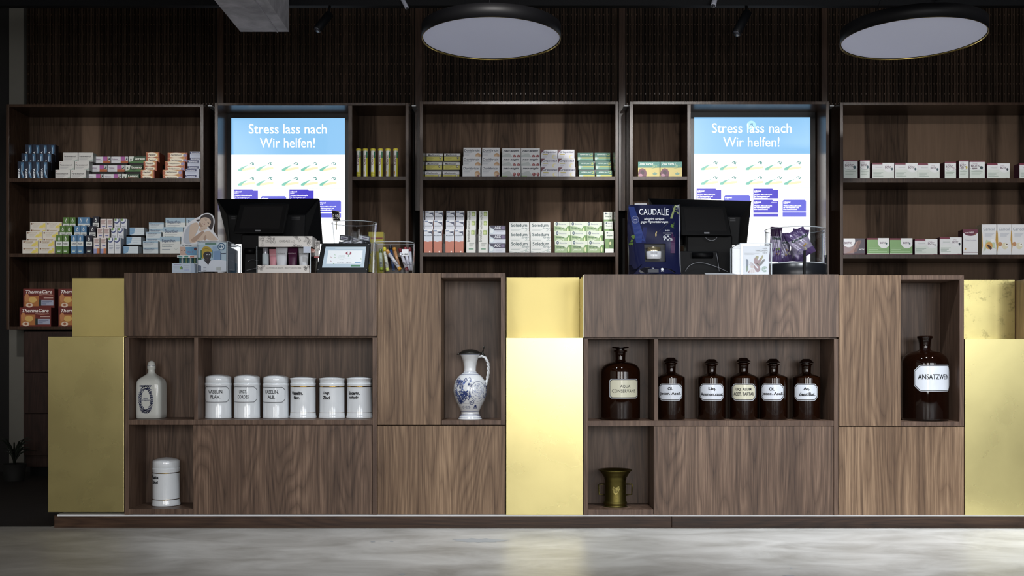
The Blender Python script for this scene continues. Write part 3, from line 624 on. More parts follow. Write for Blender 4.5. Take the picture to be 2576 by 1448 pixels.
GRN = [('p', [(0, 0), (1, 0), (1, .3), (.4, .6), (0, .66)], '#8fae78'), ('e', .17, .84, .08, .13, '#24425a'), ('e', .17, .84, .04, .065, '#a9bfcc'), ('t', 'Bionorica', .3, .74, .76, .88, '#5a6f96', .01), ('p', [(.72, 0), (1, 0), (1, .66), (.86, .66), (.74, .45), (.78, .3)], '#5f9440'), ('e', .86, .3, .05, .2, '#cfd7a0'), ('t', 'Sinupret', .08, .6, .4, .58, '#1f5a34', .03), ('t', 'eXTRACT', .1, .58, .2, .32, '#e7efe4', .02)]
stack('medicine_box', 'white and green box with green head profile', [1395.8, 1437.2, 1478.6], 41, [605.2, 581.2, 557.8], 635, GRN, d=.055, body='#cfdac9')
stack('medicine_box', 'tall green and white carton with head profile', [1522.5], 21.6, [581, 556.7, 533], 635, [('r', 0, 1, 0, .2, '#dfe4df'), ('r', 0, 1, .2, .66, '#6b9a4c'), ('p', [(.45, .25), (.9, .22), (.95, .6), (.6, .66), (.4, .5)], '#3f6a2c'), ('e', .6, .45, .12, .07, '#c9cf90'), ('t', 'Bionorica', .42, .92, .89, .94, '#4a5f86', .01), ('e', .25, .92, .1, .04, '#24425a'), ('t', 'Sinupret', .18, .88, .75, .83, '#1f5a34', .03)], d=.045, body='#d6ddd2', side='#9aa894')
# right screen unit
stack('medicine_box', 'teal and yellow box with purple berry', [1605.2, 1661.6], 54.6, [407], 443, [('r', 0, 1, .62, 1, '#2f8f82'), ('t', 'Zink Verla C', .06, .76, .78, .94, '#e4efe6', .03), ('t', 'Zink + C', .64, .97, .64, .82, '#a9d28a', .01, .2), ('l', [(.62, .55), (.8, .62), (1, .64)], .0016, '#3f9a6a'), ('e', .2, .22, .2, .36, '#6e2c4a'), ('e', .2, .3, .09, .15, '#3f1428'), ('e', .12, .12, .09, .1, '#b47a92'), ('p', [(.66, .22), (.78, .33), (.9, .22), (.78, .12)], '#6f9f88'), ('r', .05, .36, .5, .55, '#a05a3c')], d=.06, body='#dcc86a', side='#8a7c34', place=', under the counter-left of the right screen' if False else '')
# right end unit: single row of white probiotic cartons
def wide(b2='#dfe3e6', mark='#2f5560', c0='#d3dcd6'):
    return [('r', 0, 1, .0, .6, c0), ('r', 0, .5, .9, 1, '#7a1f3c'), ('e', .78, .86, .32, .44, b2), ('r', .45, 1, .98, 1, b2), ('e', .76, .9, .28, .38, '#e6e8ec'), ('t', 'OMNI', .6, .76, .82, .9, '#a98aa0'), ('t', 'BiOTiC', .58, .86, .66, .8, '#5a2a4c', .02), ('e', .9, .62, .045, .08, mark), ('ls', .05, .5, '#9fb3a8', .4, 4, .07), ('r', .82, .95, .05, .08, '#6a4a5c'), ('r', .15, .45, .7, .76, '#c9d2d2')]
def tall(mark='#2f5560', sub=False):
    return [('r', 0, 1, 0, .5, '#cfdad3'), ('r', 0, 1, .93, 1, '#7a1f3c'), ('e', .5, .62, .52, .14, '#dfe3e6'), ('l', [(.02, .6), (.25, .51), (.5, .48), (.75, .5), (1, .56)], .001, '#4a5560'), ('t', 'OMNI', .15, .5, .8, .88, '#a98aa0'), ('t', 'BiOTiC', .1, .72, .66, .78, '#5a2a4c', .02), ('e', .78, .62, .1, .08, mark), ('ls', .12, .85, '#a4b5aa', .4, 3, .08)]+([('r', .16, .5, .57, .61, '#6a5560')] if sub else [])
def solo(x0, x1, top, base, design, lab, body='#dfe2e6', side='#8c8f92', d=.07, s0=.03, grp='single cartons on the right end unit'):
    Y = YU+s0; w = (x1-x0)*Y/F; zs = WZ(base, YU); h = WZ(top, Y)-zs
    o = carton('medicine_box', w, h, d, body, design, side); o.location = (WX((x0+x1)/2, Y), Y, zs)
    tag(o, lab, 'box', grp)
G1 = 'single cartons on the upper shelf of the right end unit'; G2 = 'single cartons on the lower shelf of the right end unit'
cm = '#54213a'
solo(2122, 2157.3, 402.5, 448, tall(), 'wider upright white probiotic carton with dark dot, beside the shelf unit side', side=cm, grp=G1)
solo(2163.7, 2187.8, 401.5, 448, tall(), 'narrow upright white probiotic carton, second from left on upper right shelf', side=cm, grp=G1)
solo(2194, 2249.3, 409.6, 448, wide(), 'wide white probiotic box, leftmost of three alike on upper right shelf', side=cm, grp=G1)
solo(2251.5, 2308.4, 410, 448, wide(), 'wide white probiotic box, middle of three alike on upper right shelf', side=cm, grp=G1)
solo(2309, 2363.7, 411, 448, wide(), 'wide white probiotic box, rightmost of three alike on upper right shelf', side=cm, grp=G1)
solo(2376.6, 2404.9, 407, 448, tall('#c9b9c4', True), 'narrow white probiotic carton with cherry prints, right of the dark gap', side=cm, grp=G1)
solo(2412.3, 2436.8, 403, 448, tall('#c9b84a', True), 'narrow white probiotic carton with yellow dot on upper right shelf', side=cm, grp=G1)
solo(2439, 2477.3, 404, 448, tall('#2a3f4c', True), 'squarish white probiotic carton with dark crescent on upper right shelf', side=cm, grp=G1)
solo(2483, 2539.8, 411, 448, wide(mark='#24363f'), 'wide white probiotic box with crescent mark on upper right shelf', side=cm, grp=G1)
solo(2564.7, 2620, 410.5, 448, wide(), 'white box cut off by the right photo edge, upper right shelf', side=cm, grp=G1)
solo(2122, 2175.8, 599.5, 640, [('r', .5, 1, .1, 1, '#4c4654'), ('p', [(.1, .1), (.4, .3), (.6, .8), (.8, .9), (.6, .5), (.5, .15)], '#a07a72'), ('p', [(.45, .15), (.6, .2), (.85, .85), (.7, .9)], '#7a5a58'), ('e', .24, .85, .3, .38, '#e1e4ea'), ('r', 0, .5, .985, 1, '#e1e4ea'), ('t', 'BiOTiC', .04, .38, .66, .8, '#5a2a4c', .02), ('t', 'AKTIV', .72, .97, .3, .38, '#e4e4ea', .02), ('r', 0, 1, 0, .1, '#4c1c30')], 'wide photo-printed dark brown and white box, left end of lower right shelf', body='#9a8488', side=cm, grp=G2)
gr = lambda: [('r', 0, 1, .1, .95, '#7fb06c'), ('r', 0, .5, .9, 1, '#7a1f3c'), ('e', .76, .8, .28, .4, '#e6e9ec'), ('r', .48, 1, .985, 1, '#e6e9ec'), ('t', 'BiOTiC', .58, .86, .66, .78, '#6a4a6c', .02), ('e', .88, .68, .03, .06, '#3f6a6a'), ('r', .06, .7, .4, .43, '#bfe0b4'), ('r', .06, .48, .3, .33, '#bfe0b4'), ('r', .06, .9, .2, .23, '#a9d49c'), ('r', 0, 1, 0, .07, '#6a2440')]
solo(2181.3, 2236.7, 598.6, 640, gr(), 'light green box with white circle, left of two alike', side=cm, grp=G2)
solo(2238.6, 2295.3, 599, 640, gr(), 'light green box with white circle, right of two alike', side=cm, grp=G2)
solo(2301.4, 2358, 601, 640, wide(c0='#d2ddd6', mark='#b9bcc0')+[('r', 0, 1, 0, .05, '#7a2a48')], 'wide white box with grey mark, right of the light green boxes', side=cm, grp=G2)
solo(2363.9, 2419, 596.5, 640, wide(c0='#dfe5e4', mark='#24363f')+[('r', 0, 1, 0, .05, '#7a2a48')], 'taller wide white box with dark mark, left of the maroon-topped carton', side=cm, grp=G2)
solo(2423, 2460, 577, 640, [('r', 0, 1, .86, 1, '#6a1f3c'), ('e', .5, .88, .44, .13, '#6a1f3c'), ('t', 'nutri WEST', .14, .74, .85, .91, '#f0e6ea', .02), ('t', 'Colon Lecithin', .1, .9, .55, .61, '#8f8aa8', 0), ('e', .15, .24, .05, .03, '#d79a2c'), ('r', 0, 1, .1, .125, '#6a1f3c'), ('l', [(.74, .78), (.9, .86)], .0012, '#d9a05a')], 'tall white carton with curved maroon top, left of the fruit cartons', side='#4a2030', grp=G2)
def car(fr): return [('p', [(0, .1), (.08, .3), (.04, .7), (0, .8)], '#dba63c'), ('p', [(1, .3), (.94, .5), (.98, .8), (1, .8)], '#dba63c'), ('t', 'Caricol', .1, .88, .8, .9, '#8c97a8', .005), ('ls', .2, .85, '#c9ced6', .7, 3, .04)]+([('p', [(.1, .1), (.3, .5), (.9, .4), (.95, .2), (.5, .3)], '#b9cfae'), ('e', .5, .31, .24, .12, '#dba24a'), ('p', [(.36, .34), (.5, .34), (.72, .22), (.6, .17), (.42, .26)], '#4a2c22'), ('e', .72, .47, .13, .06, '#e9ecef')] if fr else [('e', .2, .36, .14, .07, '#c48a5c'), ('e', .55, .3, .22, .11, '#dcd6b4'), ('e', .66, .34, .1, .06, '#f0efe6'), ('e', .68, .35, .04, .025, '#5a4030')])
solo(2469.6, 2506.5, 564, 640, car(True), 'tall white carton with papaya half picture', side='#b0a48a', grp=G2)
solo(2508.7, 2544, 564, 640, car(False), 'tall white carton with ginger and almond picture, next to the papaya carton', side='#b0a48a', grp=G2)
solo(2544.6, 2580, 564, 640, car(False), 'tall white carton with almond picture, cut off by the right photo edge', side='#b0a48a', grp=G2)

# ---------------------------------------------------------------- counter
YC = 4.20; D = .195; YK = 4.92; ZB = WZ(1296, 4.24)
def fb(m, x0, x1, y0, y1, mt, dy=0, Yb=None):
    m.box(WX(x0, YC), WX(x1, YC), YC+dy, Yb or YC+D, WZ(y1, YC), WZ(y0, YC), mt)
def cab(xa, xb, ya, yb, lab):
    return thing('counter_cabinet', lab, 'cabinet', ((WX(xa, YC)+WX(xb, YC))/2, YC, WZ(yb, YC)), 'walnut counter cabinets')
def part(u, nm, x0, x1, y0, y1, mt, dy=0, Yb=None, lab=None):
    b = MB(); fb(b, x0, x1, y0, y1, mt, dy, Yb); return b.build(nm, u, bevel=.0007, label=lab)
def counter(x0, xm, xn, x1, yt, yp, ys, yb, yd, lab, div, lo):
    """x0..xm wide cabinet, xm..xn door, xn..x1 tall niche; yt top, yp drawer bottom, ys shelf top, yb bottom"""
    u = cab(x0, xm, yt, yb, 'wide walnut counter cabinet with open shelf, '+lab)
    t = 11
    part(u, 'drawer_front', x0, xm-1, yt, yp-1, W_FRONT, -.004, YC+.02)
    part(u, 'carcass', x0, xm-1, yt+1, yp+3, W_EDGE, .021, YC+D-.0005)
    part(u, 'side_panel', x0, x0+t, yp+3, yb, W_EDGE); part(u, 'side_panel', xm-t-1, xm-1, yp+3, yb, W_EDGE)
    part(u, 'shelf', x0+t, xm-t-1, ys, ys+13, W_EDGE, .001)
    part(u, 'divider', div, div+10, yp+3, ys, W_EDGE, .001)
    part(u, 'bottom_panel', x0+t, lo-1, yb-14, yb-1, W_EDGE, .001)
    part(u, 'door', lo, xm-t-2, ys+14, yb-1, W_FRONT, -.001, YC+.02)
    b = MB(); b.box(WX(lo, YC), WX(lo+6, YC), YC+.021, YC+D, WZ(yb, YC), WZ(ys+13, YC), W_NICHE); b.build('inner_side', u)
    b = MB(); b.box(WX(x0+3, YC), WX(xm-3, YC), YC+D, YC+D+.014, WZ(yb-1, YC), WZ(yp, YC), W_NICHE); b.build('back_panel', u)
    b = MB(); b.box(WX(x0+1, YC), WX(xm-1, YC), YC+D+.0145, YK, WZ(yb-1, YC), WZ(yt+8.5, YC), W_EDGE); b.build('rear_box', u)
    v = cab(xm, x1, yt, yb, 'tall walnut counter cabinet with door and upright niche, '+lab)
    part(v, 'door', xm+1, xn-1, yd, ys+13, W_DOOR, -.002, YC+D)
    part(v, 'lower_door', xm+1, x1-1, ys+15, yb-1, W_DOOR, -.001, YC+D)
    zt = WZ(yd, YC); X0 = WX(xn, YC); X1 = WX(x1-1, YC); tt = 11*YC/F
    MB().prism([(X0, zt-tt), (X0, zt), (X1, zt), (X1-tt, zt-tt)], YC, YC+D, W_EDGE).build('top_panel', v)
    MB().prism([(X1-tt, zt-tt), (X1, zt), (X1, WZ(ys+13, YC)), (X1-tt, WZ(ys+13, YC))], YC+.0005, YC+D, W_EDGE).build('side_panel', v)
    part(v, 'shelf', xn, x1-12, ys+2, ys+13, W_EDGE, .001)
    b = MB(); b.box(WX(xn, YC), WX(x1-3, YC), YC+D, YC+D+.014, WZ(ys+12, YC), WZ(yd+9, YC), W_NICHE); b.build('back_panel', v)
    b = MB(); b.box(WX(xm+1, YC), WX(x1-2, YC), YC+D+.0145, YK, WZ(yb-1, YC), WZ(yt+8.5, YC), W_EDGE); b.build('rear_box', v)
    # continuous worktop behind the fronts
    b = MB(); b.box(WX(x0+1, YC), WX(x1-2, YC), YC+D+.0005, YK+.03, WZ(yt+8.2, YC), WZ(yt+.5, YC), W_EDGE)
    tag(b.build('worktop', bevel=.001), 'walnut worktop running over the %s counter' % lab.split()[0], 'worktop')
    return u
counter(313, 949, 1111, 1272, 686, 846, 1055, 1293.5, 687, 'left counter', 488, 486)
rc = counter(1468, 2110, 2267, 2426, 690, 849, 1058, 1295, 692, 'right counter', 1646, 1645)
def bpanel(nm, x0, x1, y0, y1, Y, Yb, lab, m=BRASS, grp='brass panels of the counter'):
    b = MB(); b.box(WX(x0, YC), WX(x1, YC), Y, Yb, WZ(y1, YC), WZ(y0, YC), m)
    o = b.build(nm, bevel=.0012); tag(o, lab, 'panel', grp); return o
YR = 4.428
bpanel('brass_block', 121, 312, 846, 1287, YC-.002, YK, 'large dim brass block at the left end of the counter')
bpanel('brass_block', 1273, 1467, 849, 1294, YC-.002, YK, 'large bright brass block between the two counters')
bpanel('brass_block', 2427, 2622, 852, 1295, YC-.002, YK, 'large brass block at the right photo edge')
bpanel('brass_block', 121, 312.5, 687, 845.5, YR, YK, 'smaller set-back brass panel atop the left block', BRASS_DULL)
o = bpanel('brass_block', 1273, 1467, 686, 848.5, YR, YK, 'smaller set-back brass panel between the two counters', BRASS_DULL)
bpanel('brass_block', 2427, 2622, 692, 851.5, YR, YK, 'smaller stained brass panel set back at the right', BRASS_ST)
b = MB(); b.box(WX(1466.6, YC), WX(1467.9, YC), YC+.001, YR-.001, WZ(848.5, YC), WZ(692, YC), BRASS); b.build('side_cladding', rc, label='brass side cladding')
# start of a third counter, only its flank in view
b = MB(); b.box(WX(2623, YC), WX(2900, YC), YC, YK, WZ(1295, YC), WZ(695, YC), W_DOOR)
tag(b.build('counter_cabinet', bevel=.001), 'walnut cabinet flank seen at the extreme right edge', 'cabinet', 'walnut counter cabinets')
# plinth with pale metal strip
pt = thing('counter_plinth', 'dark walnut plinth running under both counters', 'plinth', (WX(1400, 4.24), 4.24, 0))
ZP = WZ(1295.2, YC)
for xa, xb in ((135, 1690), (1691, 2900)): MB().box(WX(xa, 4.24), WX(xb, 4.24), 4.245, YK-.02, .0, ZP-.0075, W_PLINTH).build('plinth_board', pt, bevel=.0008)
MB().box(WX(148, 4.24), WX(2900, 4.24), 4.225, YK-.03, ZP-.0073, ZP, ALU).build('metal_strip', pt, label='pale aluminium strip')
# rear floor left of counter: brown surface, shadow put into the colour
o = struct(MB().box(-4.2, WX(135, 4.3), 4.27, YB, 0, .004, SHADEFLOOR).build('floor_rear'))

# ---------------------------------------------------------------- old pharmacy jars
def cyl(cx, cy, R):
    a0 = math.atan2(cx, cy)        # print turned towards the shop side it is read from
    return lambda x, y, z: (cx+(R-y)*sin(x/R-a0), cy-(R-y)*cos(x/R-a0), z)
def octo_label(b, wp, xa, xb, za, zb, c, y, m, n=22):
    """octagonal label bent round a cylinder, c = corner cut"""
    for i in range(n):
        a = xa+(xb-xa)*i/n; e = xa+(xb-xa)*(i+1)/n
        cut = lambda x: max(0, c-(x-xa), c-(xb-x))
        b.poly([(a, za+cut(a)), (e, za+cut(e)), (e, zb-cut(e)), (a, zb-cut(a))], y, m, wp)
def wtext(b, wp, t, xc, zc, w, h, y, m, bold=.0):
    b.text(t, xc-w/2, xc+w/2, zc-h/2, zc+h/2, y, m, bold, 0, wp)
def jar(cxp, wpx, yt, yb, kind, lines, lab, xo, Y=4.315):
    X = WX(cxp, Y); z0 = WZ(yb, YC)+.001; R = wpx/2*Y/F; zt = WZ(yt, Y); H = zt-z0; k = R/.0545
    t = thing('apothecary_jar', lab, 'jar', (X, Y, z0), 'white porcelain apothecary jars')
    b = MB()
    lidz = z0+H*(.80 if kind == 'box' else .84 if kind == 'gold' else .79)
    if kind == 'box': pr = [(R*.97, z0), (R*.99, z0+.004), (R*.965, z0+.008), (R*.965, lidz-.012), (R*.99, lidz-.009), (R*.99, lidz-.002), (R*.95, lidz)]
    else: pr = [(R*1.0, z0), (R*1.02, z0+.004), (R*.98, z0+.012), (R*.95, z0+.028), (R*.95, lidz-.010), (R*.97, lidz-.006), (R*.97, lidz-.001), (R*.93, lidz)]
    b.lathe(pr, PORC, X, Y, 56)
    Rb = R*(.965 if kind == 'box' else .95); wp = cyl(X, Y, Rb)
    if kind == 'box':
        o = xo*R; octo_label(b, wp, o-R*1.13, o+R*1.13, z0+H*.363, z0+H*.715, R*.24, -.0004, TXT); octo_label(b, wp, o-R*1.085, o+R*1.085, z0+H*.374, z0+H*.704, R*.22, -.0007, PORC)
        for i, (s, ww) in enumerate(lines): wtext(b, wp, s, xo*R, z0+H*(.605-.115*i), R*ww*1.17, H*.08, -.001, TXT, .02)
    else:
        for q in ((.165, .18) if kind == 'gold' else (.125, .14)): 
            pass
        for zz in ((z0+H*.125), (lidz-.016 if kind == 'gold' else lidz-.022)):
            b.lathe([(Rb+.0003, zz), (Rb+.0005, zz+.0005), (Rb+.0005, zz+.0025), (Rb+.0003, zz+.003)], GOLD, X, Y, 56)
            b.lathe([(Rb+.0002, zz-.0008), (Rb+.0004, zz-.0006), (Rb+.0004, zz-.0001), (Rb+.0002, zz)], TXT, X, Y, 56)
        for i, (s, ww) in enumerate(lines): wtext(b, wp, s, xo*R, z0+H*(.60-.105*i), R*ww, H*(.082 if kind == 'gold' else .07), -.0008, TXT, .045)
    b.build('jar_body', t)
    l = MB(); d = zt-lidz
    if kind == 'gold': pr = [(R*.93, lidz), (R*.94, lidz+d*.1), (R*.95, lidz+d*.45), (R*1.0, lidz+d*.62), (R*1.0, lidz+d*.70), (R*.9, lidz+d*.76), (R*.6, lidz+d*.90), (R*.25, lidz+d*.98), (0, zt)]
    else: pr = [(R*.93, lidz), (R*.96, lidz+d*.06), (R*.95, lidz+d*.62), (R*.92, lidz+d*.7), (R*.75, lidz+d*.82), (R*.4, lidz+d*.95), (0, zt)]
    l.lathe(pr, PORC, X, Y, 56); l.build('lid', t)
SA = 'VASELIN.'
jar(549.5, 67, 940, 1055, 'box', [(SA, .98), ('FLAV.', .62)], 'white jar with boxed lettering, first from left in the row of six', -.23)
jar(621.7, 66.5, 940, 1055, 'box', [('UNGT.', .5), ('CORDES', .74)], 'white jar with boxed lettering UNGT. CORDES, second in the row of six', -.32)
jar(694, 65.5, 941, 1055, 'box', [(SA, .96), ('ALB.', .5)], 'white jar with boxed lettering, third from left in the row of six', -.36)
jar(762.4, 66, 945.5, 1055, 'gold', [('Vaselin.', .98), ('flav.', .5)], 'gold-banded white jar, fourth from left in the row of six', -.5)
jar(835.5, 66, 946, 1055, 'gold', [('Ungt.', .58), ('Zinci', .6)], 'gold-banded white jar lettered Ungt. Zinci, fifth in the row', -.45)
jar(904.3, 65, 945.5, 1055, 'gold', [('Eucerin.', .95), ('anhydr.', .85)], 'gold-banded white jar at the right end of the row, touching the side panel', -.45)
jar(418, 69, 1149, 1279, 'tall', [('Pasta', .8), ('Zinci', .7)], 'gold-banded white jar alone in the bottom left niche', -.95)
# faience flask
def flask():
    Y = 4.31; X = WX(381, Y); z0 = WZ(1055, YC)+.0006; k = Y/F
    t = thing('faience_flask', 'cream faience flask with blue cartouche and ball stopper', 'bottle', (X, Y, z0))
    b = MB(); zp = lambda py: WZ(py, Y); W = 33.5*k
    prof = [(W*.93, z0), (W*.98, z0+.003), (W, z0+.02), (W, zp(975)), (W*.985, zp(965)), (W*.93, zp(957)), (W*.78, zp(951)), (W*.55, zp(945)), (W*.36, zp(940)), (W*.29, zp(937)), (W*.25, zp(932)), (W*.27, zp(929))]
    n = 48; vs = []; fs = []
    for r, z in prof:
        q = 2+4*min(1, max(0, (r/W-.4)/.4))
        for i in range(n):
            a = 2*pi*i/n; c, d = cos(a), sin(a); m = (abs(c)**q+abs(d)**q)**(-1/q); vs.append((X+r*c*m*.96, Y+r*d*m*.92, z))
    for j in range(len(prof)-1):
        for i in range(n): fs.append((j*n+i, j*n+(i+1) % n, (j+1)*n+(i+1) % n, (j+1)*n+i))
    fs.append(tuple(range(n))[::-1]); fs.append(tuple(range((len(prof)-1)*n, len(prof)*n))); b.add(vs, fs, PORC2, True)
    BL = ink('#29335f', .25); y = Y-W*.925-.0004; random.seed(5)
    def scroll(cx, cz, r, turns, s, wd=.0011):
        pts = [(cx+s*r*(1-i/16)*cos(turns*2*pi*i/16), cz+r*(1-i/16)*sin(turns*2*pi*i/16)) for i in range(14)]; b.line(pts, wd, y, BL)
    ox = WX(366.5, y); oz = WZ(1005, y)
    for i in range(78):
        a = 2*pi*(i % 39)/39; rx = (16.2 if i < 39 else 13.2)*k; rz = (33 if i < 39 else 27)*k; px = ox+rx*cos(a); pz = oz+rz*sin(a)
        scroll(px, pz, random.uniform(.003, .0055), random.uniform(.9, 1.5), random.choice((-1, 1)), random.uniform(.0018, .003))
    for i in range(7): scroll(ox+(i-3)*4*k, oz+33*k, .006, 1.1, 1 if i > 3 else -1, .0018); scroll(ox+(i-3)*3.4*k, oz-29*k, .0055, 1.1, 1 if i > 3 else -1, .0015)
    for s in (-1, 1):
        b.line([(ox+s*12*k, oz+20*k), (ox+s*11*k, oz), (ox+s*13*k, oz-12*k)], .001, y, BL); b.line([(ox+s*16*k, oz-8*k), (ox+s*13*k, oz-24*k), (ox+s*6*k, oz-33*k)], .0018, y, BL)
    b.text('UNGN.', ox-6*k, ox+6*k, oz+2*k, oz+4.6*k, y, BL, .02); b.text('ROSMARINI', ox-9*k, ox+9*k, oz-2.5*k, oz+.2*k, y, BL, .02)
    b.build('flask_body', t)
    s = MB(); r = 9.3*k; zz = zp(929)
    s.lathe([(r*.9, zz), (r*1.1, zz+.001), (r*1.1, zp(920)), (r*1.02, zp(916.5)), (r*.88, zp(912)), (r*.6, zp(908.5)), (r*.3, zp(907)), (0, zp(906.5))], PORC2, X, Y, 32)
    for q in (923, 919.5): s.lathe([(r*1.125, zp(q)), (r*1.135, zp(q-.3)), (r*1.125, zp(q-.8))], ink('#4a5268'), X, Y, 32)
    s.build('stopper', t)
flask()
# blue and white wine jug
def jug():
    Y = 4.30; X = WX(1182.5, Y); k = Y/F; z0 = WZ(1057, YC)+.0005; zp = lambda py: WZ(py, Y)
    t = thing('stoneware_jug', 'blue and white painted jug with pewter lid and twisted handle', 'jug', (X, Y, z0))
    b = MB(); PJ = ink('#e2e4e6', .2, 0, .5); BL = ink('#2c3c70', .3)
    pr = [(30, 1057), (31, 1055), (29, 1051), (24.5, 1044), (23, 1038), (23.5, 1033), (25, 1030), (29, 1021), (36, 1008), (40.5, 995), (42, 982), (40.5, 968), (36.5, 956), (30, 947), (23, 941), (17, 937), (15, 932), (15.5, 922), (17.5, 910), (21, 899), (24.5, 892), (26, 889)]
    b.lathe([(r*k, max(z0, zp(p))) for r, p in pr], PJ, X, Y, 56)
    def rad(z):
        for (r0, p0), (r1, p1) in zip(pr, pr[1:]):
            if zp(p0) <= z <= zp(p1): return (r0+(r1-r0)*(z-zp(p0))/(zp(p1)-zp(p0)))*k
        return 20*k
    def wp(x, y, z):
        R = rad(z)-y; a = x/(40*k)+.04; return (X+R*sin(a), Y-R*cos(a), z)
    def ring(p, h=1.0):
        for i in range(56):
            b.poly([(-40*k*pi+i*80*k*pi/56, zp(p)), (-40*k*pi+(i+1)*80*k*pi/56, zp(p)), (-40*k*pi+(i+1)*80*k*pi/56, zp(p-h)), (-40*k*pi+i*80*k*pi/56, zp(p-h))], -.0006, BL, wp)
    for p, h in ((1053, .7), (1049.5, .8), (1045, 1.2), (1041, .6), (1034, 1), (1013, .8), (941.5, .8), (938, 1.4), (892, .8)): ring(p, h)
    random.seed(11)
    def sc(cx, cy, r, turns, s, w=.0014, a0=0):
        pts = []
        for i in range(22):
            q = i/21; pts.append((cx+s*r*(1-.85*q)*cos(a0+turns*2*pi*q), zp(cy)+r*(1-.85*q)*sin(a0+turns*2*pi*q)))
        b.line(pts, w, -.0008, BL, wp)
    def leaf(cx, cy, L, W, a, m=BL):
        pts = []
        for i in range(14):
            q = 2*pi*i/14; u = L*cos(q); v = W*sin(q)*(1+.3*cos(2*q)); pts.append((cx+u*cos(a)-v*sin(a), zp(cy)+u*sin(a)+v*cos(a)))
        b.poly(pts, -.0009, m, wp)
    for i in range(38):
        cx = random.uniform(-44, 6)*k; cy = random.uniform(952, 1010); sc(cx, cy, random.uniform(4, 8)*k, random.uniform(1, 1.7), random.choice((-1, 1)), random.uniform(.0014, .0028), random.uniform(0, 6))
    for i in range(44): leaf(random.uniform(-44, 4)*k, random.uniform(955, 1010), random.uniform(2.5, 5)*k, random.uniform(1, 1.8)*k, random.uniform(0, 3), random.choice((BL, ink('#5a6ea8', .3))))
    for i in range(9): leaf((-14+random.uniform(-5, 7))*k, 990+random.uniform(-6, 6), 6*k, 1.6*k, i*.7)
    ox = 22*k; n = 40; M2 = ink('#8f9dc4', .3)
    b.line([(ox+22*k*cos(2*pi*i/n), zp(983)+25*k*sin(2*pi*i/n)) for i in range(n+1)], .0012, -.0009, BL, wp)
    for i in range(120):
        a = random.uniform(0, 6.28); r = random.uniform(2, 19)*k; a2 = a+random.uniform(.15, .6); r2 = r*random.uniform(.7, 1.15)
        b.line([(ox+r*cos(a), zp(983)+r*1.1*sin(a)), (ox+r2*cos(a2), zp(983)+r2*1.1*sin(a2))], random.uniform(.0006, .0012), -.0009, M2 if random.random() < .7 else BL, wp)
    for i in range(20): leaf((46+random.uniform(-6, 20))*k, random.uniform(958, 1008), 4*k, 1.3*k, random.uniform(0, 3))
    for cx, s in ((-24, 1), (-12, -1), (-4, 1)): sc(cx*k, 1024, 5*k, 1.3, s, .0014)
    for i in range(5): leaf((14+i*2.2)*k, 1022, 6*k, 1.1*k, 1.2+.25*i)
    for i in range(9):     # scallops below the neck
        x0 = (-34+i*8.5)*k; b.line([(x0+8.5*k*q/8, zp(936)-2.5*k+6*k*abs(cos(pi*q/8))**3) for q in range(9)], .0008, -.0007, BL, wp)
    b.build('jug_body', t)
    l = MB(); PW = ink('#34332f', .35, .7)
    l.lathe([(26.5*k, zp(889.5)), (28*k, zp(888.5)), (27*k, zp(887)), (22*k, zp(883)), (14*k, zp(879.5)), (6*k, zp(878.2)), (0, zp(878))], PW, X, Y, 48)
    l.tube([(X-26*k, Y, zp(889)), (X-33*k, Y, zp(891))], [2.6*k, 1.2*k], PW)
    l.build('lid', t, label='dark pewter lid')
    th = MB(); th.tube([(X+25*k, Y, zp(888)), (X+31*k, Y, zp(887)), (X+33*k, Y, zp(881)), (X+35*k, Y, zp(875)), (X+34.5*k, Y, zp(870))], [1.8*k, 2.4*k, 1.6*k, 2.2*k, 1.5*k], PW); th.tube([(X+30*k, Y, zp(887)), (X+34*k, Y, zp(893)), (X+38*k, Y, zp(901))], 3.2*k, PW); th.build('thumb_lever', t, label='dark pewter lever')
    h = MB(); path = [(22, 897), (30, 895), (38, 899), (44, 908), (46.5, 922), (46, 938), (43.5, 954), (40, 966), (37, 972)]
    for ph in (0, pi):
        pts = []
        for i in range(49):
            q = i/48*(len(path)-1); j = min(int(q), len(path)-2); f = q-j; px = path[j][0]*(1-f)+path[j+1][0]*f; py = path[j][1]*(1-f)+path[j+1][1]*f; a = ph+i*.95*pi/4
            pts.append((X+px*k+1.7*k*cos(a), Y+1.7*k*sin(a), zp(py)))
        h.tube(pts, 2.7*k, PJ, 8)
    h.build('handle', t)
jug()
